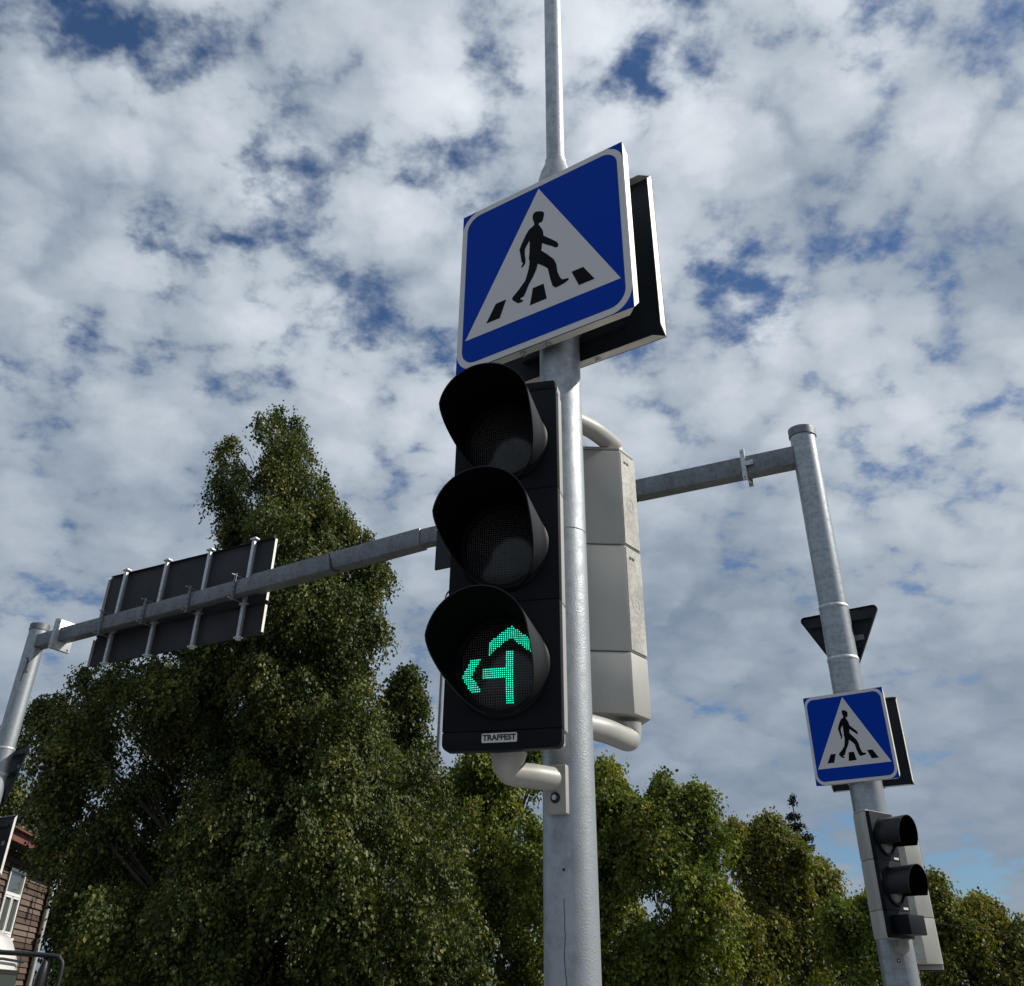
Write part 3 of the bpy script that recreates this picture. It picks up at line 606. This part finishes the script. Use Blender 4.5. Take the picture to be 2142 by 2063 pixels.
rfo = rf.add([(X0 - .5, y, z) for y, z in pr] + [(X1 + .5, y, z) for y, z in pr], [(0, 1, 4, 5), (1, 2, 3, 4), (6, 11, 10, 7), (7, 10, 9, 8)] + [(i, (i + 1) % 6, 6 + (i + 1) % 6, 6 + i) for i in range(6)]).build('roof', 'roof_grey', hs, smooth=0)
MB().box(((X0 + X1) / 2, -OV - .012, ZE + .065), (X1 - X0 + 1.0, .022, .20)).build('fascia_board', 'roof_red', rfo, smooth=0)
for i in range(14):
    x = X0 - .5 + (i + .5) * (X1 - X0 + 1) / 14; MB().box((x, -OV - .06, ZE + .17), ((X1 - X0 + 1) / 14 - .012, .16, .03)).build('gutter_sheet', 'roof_red', rfo, smooth=0)
MB().box(((X0 + X1) / 2, -OV / 2, ZE + .02), (X1 - X0 + .9, OV - .03, .03)).build('soffit', 'dark_wood', rfo, smooth=0)

# ------------------------------------------------------------------ white light truck
tk = thing('light_truck', 'white light truck cab with black tubular mirror arm', 'truck', (-4.95, 11.30, -.12), math.atan2(.1, .995))
# local x to the right of the picture, local y backwards along the truck, origin under the front corner
W_ = 1.62
def slab(prof_w, name, mat, y0, y1, parent=tk, bevel=.03): return MB().prism(prof_w, y0, y1).build(name, mat, parent, bevel=bevel, smooth=40)
sec = [(0, .55), (.02, 1.30), (-.005, 1.80), (-.05, 2.08), (-.13, 2.22), (-.28, 2.30), (-W_ / 2, 2.335), (-W_ + .28, 2.30), (-W_ + .13, 2.22), (-W_ + .05, 2.08), (-W_ + .005, 1.80), (-W_ - .02, 1.30), (-W_, .55)]
secs = [(.0, .0, .10), (.05, .0, .04), (.28, .0, .015), (.60, 0, .0), (1.05, .0, .0), (1.22, 0, .015), (1.30, 0, .05)]
vs = []; n = len(sec)
for y, _, ins in secs:
    for x, z in sec:
        zz_ = z - (ins * 3.2 if z > 1.9 else (ins * .8 if z > 1.7 else 0)); vs.append((x + (W_ / 2 + x > 0) * -ins + (W_ / 2 + x < 0) * ins, y - (.0 if z < 1.35 else 0), zz_))
fs = [(j * n + i, j * n + i + 1, (j + 1) * n + i + 1, (j + 1) * n + i) for j in range(len(secs) - 1) for i in range(n - 1)] + [tuple(range(n)), tuple(range(len(secs) * n - 1, (len(secs) - 1) * n - 1, -1))] + [(j * n, (j + 1) * n, (j + 1) * n + n - 1, j * n + n - 1) for j in range(len(secs) - 1)]
cab = MB().add(vs, fs).build('cab', 'vehicle_white', tk, smooth=50)
MB().prism([(-W_ + .14, 1.32), (-.14, 1.32), (-.20, 1.98), (-W_ + .20, 1.98)], -.012, .02).build('windscreen', 'window_glass', tk)
for sgn, xx in ((1, .022), (-1, -W_ - .022)):
    dr = MB().prism([(.24, 1.30), (1.06, 1.30), (1.02, 1.90), (.40, 1.90)], xx - .012, xx + .002, 'yz').build('side_window', 'window_glass', tk)
    MB().prism([(.20, 1.26), (1.10, 1.26), (1.06, 1.945), (.37, 1.945)], xx - .016, xx - .006, 'yz').build('window_seal', 'rubber', tk)
    MB().tube([(xx, .14, 2.02), (xx + sgn * -.02, .5, 2.03), (xx - sgn * .02, 1.2, 2.02)], .012, 8).build('drip_rail', 'rubber', tk)
for x in (-.22, -W_ + .22): MB().lathe([(.10, 0), (.09, -.03), (0, -.05)], 20, (x, -.01, .95), 'y').build('headlight', 'headlight_glass', tk)
MB().box((-W_ / 2, -.05, .60), (W_ + .04, .14, .18)).build('bumper', 'rubber', tk, bevel=.03)
MB().box((-W_ / 2, 2.16, .80), (W_, 1.70, .12)).build('load_bed', 'galvanised_dull', tk, bevel=.01)
for x in (-.02, -W_ + .02): MB().box((x, 2.16, 1.0), (.03, 1.70, .30)).build('side_board', 'vehicle_white', tk)
MB().box((-W_ / 2, 1.6, .55), (.7, 2.6, .16)).build('chassis', 'rubber', tk)
for y in (.55, 2.45):
    for x in (-.10, -W_ + .10):
        wh = MB().lathe([(.17, -.10), (.30, -.11), (.34, -.07), (.34, .07), (.30, .11), (.17, .10)], 28).build('wheel', 'rubber', tk)
        wh.rotation_euler = (0, R(90), 0); wh.location = (x, y, .34); MB().lathe([(.17, -.09), (.17, .09)], 20).build('rim', 'zinc_plate', wh)
arm = smooth_path([(-.30, -.06, 2.075), (.10, -.06, 2.068), (.62, -.05, 2.045), (.70, -.05, 2.02), (.735, -.05, 1.95), (.725, -.05, 1.70), (.70, -.05, 1.42), (.60, -.05, 1.36), (.05, -.04, 1.36)], 7)
ma = MB().tube(arm, .021, 12).build('mirror_arm', 'rubber', tk); MB().lathe([(.027, -.03), (.027, .03)], 14).build('sleeve', 'rubber', ma).matrix_local = Matrix.Translation((.10, -.06, 2.068)) @ Matrix.Rotation(R(90), 4, 'Y')
mir = MB(); ring = []
for z, w, d in ((2.045, .01, .01), (2.0, .035, .045), (1.9, .055, .075), (1.75, .062, .085), (1.62, .062, .085), (1.52, .045, .06), (1.48, .015, .02)):
    ring.append([(.575 + (z - 2.04) * -.06 * -1 + w * math.cos(a), -.03 + d * 1.1 * math.sin(a), z) for a in (2 * math.pi * k / 18 for k in range(18))])
mir.add([p for r_ in ring for p in r_], [(j * 18 + k, j * 18 + (k + 1) % 18, (j + 1) * 18 + (k + 1) % 18, (j + 1) * 18 + k) for j in range(6) for k in range(18)] + [tuple(range(17, -1, -1)), tuple(range(108, 126))]).build('mirror', 'visor_plastic', tk, smooth=60)

# ------------------------------------------------------------------ lamp post and cable behind the trees
lm = thing('lamp_post', 'thin grey lamp post half hidden behind the traffic light and trees', 'lamp post', (-1.93, 30.0, 0))
MB().tube([(0, 0, 0), (0, 0, 4), (0, 0, 11.6)], [.075, .065, .05], 16).build('post', 'galvanised_dull', lm)
MB().tube(smooth_path([(0, 0, 11.6), (.02, 0, 11.9), (.25, -.1, 12.05), (.9, -.3, 12.1)], 5), .03, 10).build('arm', 'galvanised_dull', lm)
MB().box((1.1, -.36, 12.1), (.6, .2, .08), R(-18)).build('lamp_head', 'galvanised_dull', lm, bevel=.02)
for lab, x in (('wooden utility pole hidden behind the right gantry post', 9.17), ('wooden utility pole beyond the right trees', 19.0)):
    up = thing('utility_pole', lab, 'pole', (x, 27.4, 0)); MB().tube([(0, 0, 0), (0, 0, 3.6)], [.10, .085], 12).build('shaft', 'bark', up)
tag(MB().tube([(9.17 + 9.83 * t, 27.4, 3.40 - 1.5 * t * (1 - t)) for t in np.linspace(0, 1, 25)], .011, 5).build('overhead_cable', 'cable_black'), 'thin black cable sagging between poles past the right trees', 'cable')

# ------------------------------------------------------------------ trees
def leaves(name, parent, mat, lobes, nspray, per, size, seed, depth=1.1, droop=.7, cull=.40, tw=(.30, .65), nsc=1.1, shell=.45, clump=1.0):
    g = np.random.default_rng(seed); L0 = np.array(lobes, float); sub = []
    for (x, y, z, rx, rz) in L0:
        k = int(6 + 11 * clump * min(1.6, rx)) if clump else 0
        for _ in range(k):
            v = g.normal(size=3); v /= np.linalg.norm(v); f = g.uniform(.20, .36); o_ = g.uniform(.72, 1.10)
            sub.append((x + v[0] * rx * o_, y + v[1] * max(rx, .5) * depth * o_, z + v[2] * rz * o_, max(.16, rx * f), max(.20, rz * f * 1.45)))
    L = np.array(sub + [(x, y, z, rx * .80, rz * .80) for x, y, z, rx, rz in L0]); wgt = (L[:, 3] * L[:, 4]) ** .9; wgt[len(sub):] *= .65; wgt /= wgt.sum()
    idx = g.choice(len(L), nspray * 3, p=wgt); d = g.normal(size=(nspray * 3, 3)); d /= np.linalg.norm(d, axis=1)[:, None]
    rad = shell + (1.04 - shell) * g.random(nspray * 3) ** .6
    ax = np.stack([L[:, 3], np.maximum(L[:, 3], .15) * depth, L[:, 4]], 1)
    p = L[idx, :3] + d * ax[idx] * rad[:, None]
    keep = np.ones(len(p), bool)
    for c, a in zip(L0[:, :3], np.stack([L0[:, 3], L0[:, 3] * depth, L0[:, 4]], 1)): keep &= ~((((p - c) / a) ** 2).sum(1) < .22)
    so = Vector((seed * 3.7, seed * 1.3, 0))
    nz = np.array([noise.fractal(Vector(q) * nsc + so, 1.0, 2.0, 3) for q in p]); keep &= nz > (cull - .5) + g.normal(size=len(p)) * .06
    keep &= p[:, 2] > .5
    p = p[keep][:nspray]; d = d[keep][:nspray]; nz = nz[keep][:nspray]; n = len(p)
    # twig direction: outward, hanging
    t = d * [1, 1, .35] + g.normal(size=(n, 3)) * .35; t[:, 2] -= droop * .5; t /= np.linalg.norm(t, axis=1)[:, None]
    ln = g.uniform(*tw, n); u = np.linspace(0, 1, per)[None, :] + g.uniform(-.05, .05, (n, per))
    pos = p[:, None, :] + t[:, None, :] * (ln[:, None] * (u - .4))[..., None]
    pos[..., 2] -= droop * ln[:, None] * np.clip(u, 0, 2) ** 2 * .55
    pos += g.normal(size=pos.shape) * size * .62; pos = pos.reshape(-1, 3); m = len(pos)
    axv = np.repeat(t, per, 0) * .5 + g.normal(size=(m, 3)) * .55; axv[:, 2] -= droop * .9; axv /= np.linalg.norm(axv, axis=1)[:, None]
    nr = np.repeat(d * .75 + g.normal(size=(n, 3)) * .55, per, 0) + g.normal(size=(m, 3)) * .34; nr[:, 2] += .25
    sd = np.cross(axv, nr); sd /= np.linalg.norm(sd, axis=1)[:, None] + 1e-9; nr = np.cross(sd, axv)
    s = size * g.uniform(.5, 1.45, m)[:, None]
    fold = (g.uniform(-.05, .28, m)[:, None]) * s
    V = np.stack([pos, pos + axv * s * .45 + sd * s * .42 + nr * fold, pos + axv * s - nr * s * .10, pos + axv * s * .45 - sd * s * .42 + nr * fold], 1).reshape(-1, 3)
    b = np.arange(m)[:, None] * 4; T = np.concatenate([b + [0, 1, 2], b + [0, 2, 3]], 1).reshape(-1, 3)
    me = bpy.data.meshes.new(name); me.vertices.add(len(V)); me.vertices.foreach_set('co', V.astype(np.float32).ravel())
    me.loops.add(T.size); me.loops.foreach_set('vertex_index', T.astype(np.int32).ravel())
    me.polygons.add(len(T)); me.polygons.foreach_set('loop_start', np.arange(0, T.size, 3, dtype=np.int32)); me.polygons.foreach_set('loop_total', np.full(len(T), 3, np.int32))
    tint = np.repeat(np.clip(np.repeat(.40 + nz * .5 + g.normal(size=n) * .17, per) + g.normal(size=m) * .10, 0, 1), 4).astype(np.float32)
    at = me.attributes.new('tint', 'FLOAT', 'POINT'); at.data.foreach_set('value', tint)
    me.update(calc_edges=True); me.materials.append(MATS[mat]); o = bpy.data.objects.new(name, me); col.objects.link(o); o.parent = parent; return o
def tree(name, label, base, lobes, mat, nspray, per, size, seed, group='trees behind the road', r0=.22, slim=(1, 1), spires=0, **kw):
    t = thing(name, label, 'bush' if name == 'bush' else 'tree', (base[0], base[1], 0), 0, group); g = random.Random(seed)
    lob = [(a - base[0], b - base[1], c, d * slim[0], e * slim[1]) for a, b, c, d, e in lobes]; top = max(l[2] for l in lob)
    hi = max(lob, key=lambda l: l[2]); pts = []; zmed = sorted(l[2] for l in lob)[len(lob) // 2]
    for (x, y, z, rx, rz) in list(lob):
        if spires and z >= zmed:
            for _ in range(spires): lob.append((x + g.uniform(-.8, .8) * rx, y + g.uniform(-.6, .6) * rx, z + rz * g.uniform(.25, .80), g.uniform(.10, .17), g.uniform(.20, .36)))
    for k in range(9):
        u = k / 8; pts.append((hi[0] * u ** 1.5 + g.uniform(-.06, .06) * (k > 0), hi[1] * u ** 1.5, top * u * .97))
    MB().tube(pts, [r0 * (1 - .9 * k / 8) * (1.25 if k == 0 else 1) for k in range(9)], 12).build('trunk', 'bark', t, smooth=60)
    br = MB()
    for (x, y, z, rx, rz) in lob:
        zs = max(.8, z - math.hypot(x, y) * .75 - .5); u = min(.95, zs / (top * .97)); a = Vector((hi[0] * u ** 1.5, hi[1] * u ** 1.5, u * top * .97)); b = Vector((x, y, z))
        q = smooth_path([a, a.lerp(b, .4) + Vector((g.uniform(-.1, .1), g.uniform(-.1, .1), .12)), b], 5); rr = r0 * (1 - .9 * u) * .26 + .01
        br.tube(q, [max(.008, rr * (1 - .85 * i / (len(q) - 1))) for i in range(len(q))], 7)
        for k in range(4):
            e = b + Vector((g.uniform(-1, 1) * rx * .8, g.uniform(-1, 1) * rx * .8, g.uniform(-.5, .8) * rz)); st = q[5 + g.randrange(4)]
            br.tube(smooth_path([st, st.lerp(e, .5) + Vector((0, 0, .08)), e], 3), [.016 * (r0 / .2), .014 * (r0 / .2), .012, .010, .008, .006, .004], 5)
    br.build('limbs', 'bark', t, smooth=60)
    cr = leaves('crown', t, mat, lob, nspray, per, size, seed, **kw); cr['kind'] = 'stuff'
    return t
LINDEN = [(-5.35,20.03,12.23,0.33,0.37),(-5.23,21.17,12.49,0.48,0.52),(-5.27,19.07,11.03,0.69,0.76),(-6.92,21.17,12.11,0.52,0.57),(-6.46,19.51,10.54,0.31,0.33),(-4.71,19.8,10.52,0.82,0.87),(-5.98,20.85,10.66,0.83,0.88),(-4.12,19.76,9.44,0.88,0.92),(-3.53,20.13,9.65,0.56,0.58),(-4.68,18.77,8.61,1.03,1.07),(-3.72,20.66,8.75,0.89,0.9),(-3.1,20.1,8.84,0.46,0.46),(-2.94,19.56,8.93,0.32,0.33),(-6.24,20.75,9.57,0.46,0.47),(-5.44,19.49,7.9,1.04,1.04),(-3.99,19.88,7.52,1.25,1.25),(-2.98,19.05,7.33,0.62,0.61),(-4.94,19.75,6.47,1.31,1.26),(-3.42,19.23,6.18,1.02,0.98),(-6.35,19.38,6.46,0.89,0.85),(-8.12,20.65,6.51,0.54,0.51),(-7.92,19.43,5.61,0.77,0.72),(-8.78,19.96,6.05,0.36,0.33),(-7.46,21.25,5.81,1.26,1.18),(-5.61,21.2,5.53,1.46,1.36),(-3.71,20.58,5.25,1.41,1.3),(-2.81,20.11,5.91,0.6,0.56),(-8.15,19.42,4.73,0.56,0.5),(-7.62,19.12,4.19,0.77,0.69),(-6.86,21.22,4.14,1.4,1.25),(-4.85,20.04,3.85,1.5,1.34),(-3.09,19.0,3.75,1.34,1.19),(-2.15,20.32,4.95,0.74,0.67),(-1.92,20.72,4.13,0.98,0.86),(-7.42,20.29,3.27,0.74,0.64),(-7.06,21.08,2.69,0.9,0.76),(-5.35,18.8,2.51,1.26,1.08),(-3.98,20.07,2.44,1.52,1.3),(-2.36,19.89,2.6,1.34,1.14),(-1.26,18.86,3.14,0.65,0.55),(-1.03,20.37,2.33,0.68,0.56),(-6.4,20.92,1.69,1.0,0.81),(-4.74,20.24,1.48,1.14,0.92),(-3.04,19.38,1.5,1.17,0.96),(-1.65,20.88,1.59,1.09,0.88),(-0.55,20.02,1.67,0.52,0.42)]
NARROW = [(-2.41,24.76,7.82,0.28,0.26),(-2.44,24.8,7.29,0.45,0.42),(-2.25,25.31,6.69,0.6,0.55),(-2.5,24.59,5.87,0.6,0.54),(-1.98,25.1,5.64,0.67,0.6),(-1.99,25.23,4.79,0.83,0.73)]
MID = [(-0.94,26.34,6.2,0.58,0.52),(-0.24,26.58,6.07,0.62,0.56),(0.56,27.48,6.42,0.64,0.58),(-1.39,27.13,5.38,0.65,0.57),(-0.46,26.35,4.95,1.0,0.88),(0.55,26.89,4.81,0.95,0.83),(-0.8,26.97,3.6,1.23,1.05),(0.54,26.46,3.27,1.14,0.96),(-0.28,27.38,2.19,1.33,1.09),(0.89,26.38,1.99,0.93,0.75)]
BEHIND = [(2.37,25.53,6.15,0.35,0.31),(2.38,25.01,5.56,0.48,0.43),(1.99,25.57,5.2,0.67,0.59),(2.52,24.5,4.65,0.52,0.45),(2.25,25.13,3.9,0.87,0.75),(2.4,24.85,2.81,1.0,0.84),(1.75,25.36,2.17,0.89,0.73),(2.66,24.61,1.9,0.86,0.7)]
TALL = [(3.56,23.87,5.66,0.4,0.35),(3.81,23.87,5.19,0.48,0.43),(3.17,23.52,4.93,0.51,0.44),(4.07,23.24,5.3,0.31,0.28),(4.07,22.96,4.67,0.44,0.38),(3.55,23.36,4.32,0.82,0.72),(2.87,23.39,4.03,0.55,0.47),(4.1,22.95,3.91,0.59,0.5),(3.51,22.96,3.26,1.0,0.85),(3.06,24.1,2.42,0.96,0.8),(3.93,23.68,2.16,0.94,0.77)]
OLIVE = [(5.94,28.05,5.42,0.29,0.26),(5.73,27.81,4.86,0.45,0.38),(6.74,27.84,5.46,0.43,0.37),(6.98,27.85,4.88,0.55,0.48),(7.85,28.58,4.62,0.48,0.41),(6.24,28.16,4.22,0.81,0.69),(7.33,28.21,4.01,0.72,0.61),(5.84,27.8,3.2,1.07,0.9),(7.28,28.22,2.92,0.89,0.74),(5.89,27.55,2.06,1.09,0.89),(7.3,27.46,1.98,0.72,0.58)]
LOW = [(7.98,24.13,3.35,0.29,0.24),(7.67,24.4,3.03,0.44,0.37),(7.21,24.28,2.84,0.42,0.34),(7.7,23.73,2.64,0.48,0.39),(7.11,23.8,2.19,0.63,0.51),(7.89,24.37,2.04,0.64,0.52)]
RIGHT = [(10.81,28.76,3.92,0.37,0.31),(11.21,29.68,3.36,0.57,0.47),(11.23,28.75,2.98,0.58,0.48),(12.2,29.4,3.47,0.4,0.33),(12.43,29.52,3.14,0.64,0.53),(12.67,28.85,2.9,0.54,0.45),(11.32,28.91,2.35,0.77,0.63),(12.25,28.82,2.15,0.76,0.62),(10.39,28.45,2.33,0.63,0.51),(13.21,28.97,2.58,0.78,0.63)]
FARLEFT = [(-16.22,34.37,8.36,0.51,0.46),(-16.28,33.79,7.47,0.99,0.89),(-15.53,34.1,7.54,0.33,0.3),(-16.74,34.28,6.21,1.46,1.3)]
YARD = [(-14.28,33.46,6.12,0.54,0.47),(-13.95,32.71,5.47,0.4,0.34),(-13.44,33.33,5.0,0.46,0.4)]
LINDEN = [(a + (.30 if (a < -7.3 and c < 5.0) else 0), b, c, d * (.85 if (a < -7.3 and c < 5.0) else 1), e) for a, b, c, d, e in LINDEN]
LINDEN = [(a + .12 + (.30 if a < -6.2 else 0), b, c, d * (.84 if a > -6 else .74), e * 1.02) if c > 8.3 else (a, b, c, d, e) for a, b, c, d, e in LINDEN]
tree('linden_tree', 'tall dark linden tree with hanging leaves behind the direction panel', (-4.4, 20.3), LINDEN, 'leaf_linden', 38000, 16, .060, 3, r0=.34, cull=.38, droop=.9, tw=(.28, .55), nsc=1.5)
tree('slim_tree', 'slim pointed tree between the linden and the lit traffic light', (-2.15, 25.0), NARROW, 'leaf_linden', 2400, 15, .075, 4, r0=.12, slim=(.80, 1.0), cull=.42, spires=3)
tree('broad_tree', 'green tree seen under the lit traffic light beside the main pole', (-.2, 26.8), MID, 'leaf_green', 5600, 15, .078, 5, r0=.17, slim=(.80, 1.0), cull=.42, spires=3)
BEHIND, TALL = ([(a, b, c - (.32 if c > 3.5 else 0), d, e) for a, b, c, d, e in q] for q in (BEHIND, TALL))
tree('pole_side_tree', 'green tree rising directly behind the main pole', (2.2, 25.2), BEHIND, 'leaf_green', 4000, 15, .075, 6, r0=.15, slim=(.80, 1.0), cull=.42, spires=3)
tree('leafy_tree', 'fresh green tree with the tallest rounded top between the two posts', (3.5, 23.5), TALL, 'leaf_green', 5200, 15, .072, 7, r0=.16, slim=(.80, 1.0), cull=.42, spires=3)
OLIVE = [(a, b, c - (.42 if c > 4.4 else .15), d, e) for a, b, c, d, e in OLIVE]
tree('olive_tree', 'olive brown tree in front of the dark spruce tip', (6.5, 28.0), OLIVE, 'leaf_olive', 4400, 15, .078, 8, r0=.16, slim=(.80, 1.0), cull=.42, spires=3)
tree('low_tree', 'low green tree left of the right gantry post', (7.5, 24.1), LOW, 'leaf_green', 2240, 15, .072, 9, r0=.10, slim=(.80, 1.0), cull=.42, spires=3)
tree('hedge_tree', 'yellowish low tree at the thin overhead cable', (11.8, 29.0), RIGHT, 'leaf_olive', 4000, 15, .078, 10, r0=.12, slim=(.80, 1.0), cull=.42, spires=3)
tree('far_tree', 'distant tree behind the left gantry post', (-16.2, 34.2), FARLEFT, 'leaf_linden', 2600, 10, .09, 11, r0=.2)
tree('yard_tree', 'pale greyish tree behind the wooden house roof', (-13.9, 33.2), YARD, 'leaf_grey', 1100, 10, .09, 12, r0=.12)
BUSH = [(-12.3, 33.5, 4.6), (-10.4, 32.0, 4.0), (-8.2, 27.5, 2.5), (-5.5, 28.5, 2.7), (-2.6, 30.5, 3.0), (4.6, 30.5, 2.9), (8.9, 31.0, 2.5), (14.8, 31.5, 2.5)]
BL = ['tall bush at the back corner of the wooden house', 'dark bush beside the bush at the house corner', 'dark bush behind the left foot of the linden', 'dark bush right behind the linden trunk', 'broad bush at the foot of the lamp post', 'bush between the rounded green tree and the olive tree', 'bush showing past the low green tree', 'bush beyond the yellowish tree at the cable']
for k, ((x, y, h), lb) in enumerate(zip(BUSH, BL)):
    g_ = random.Random(50 + k); lb_ = [(x + g_.uniform(-1.3, 1.3), y + g_.uniform(-.5, .5), h * g_.uniform(.35, .85), g_.uniform(.6, 1.0), g_.uniform(.45, .7)) for _ in range(9)]
    tree('bush', lb, (x, y), lb_, 'leaf_linden' if k < 5 else 'leaf_green', 1800, 10, .10, 60 + k, group='bushes behind the trees', r0=.08, cull=.2)
def spruce(label, base, h, w, seed):
    t = thing('spruce_tree', label, 'tree', (*base, 0), 0, 'spruces behind the trees'); g = random.Random(seed)
    MB().tube([(0, 0, 0), (0, 0, h * .6), (0, 0, h)], [.16, .08, .01], 8).build('trunk', 'bark', t)
    lob = [(0, 0, h - .1 - k * .12, .03, .10) for k in range(6)]; z = h - .35
    while z > 1.5:
        rr = w * min(1, .015 + (h - z) / h * 1.25) * g.uniform(.8, 1.15); k = 5 + int(rr * 4)
        for i in range(k):
            a = 2 * math.pi * i / k + g.random(); lob.append((math.cos(a) * rr * .6, math.sin(a) * rr * .6, z - rr * .15, max(.03, rr * .42), .07))
        z -= .36
    o = leaves('crown', t, 'needle', lob, 5200, 12, .07, seed, depth=1, droop=.3, cull=.2, tw=(.08, .22), clump=0); o['kind'] = 'stuff'; return t
spruce('dark spruce with a thin pointed tip above the olive tree', (11.1, 42), 8.35, 2.3, 21)
spruce('shorter dark spruce at the gap left of the right gantry post', (12.35, 42.5), 5.5, 1.5, 22)
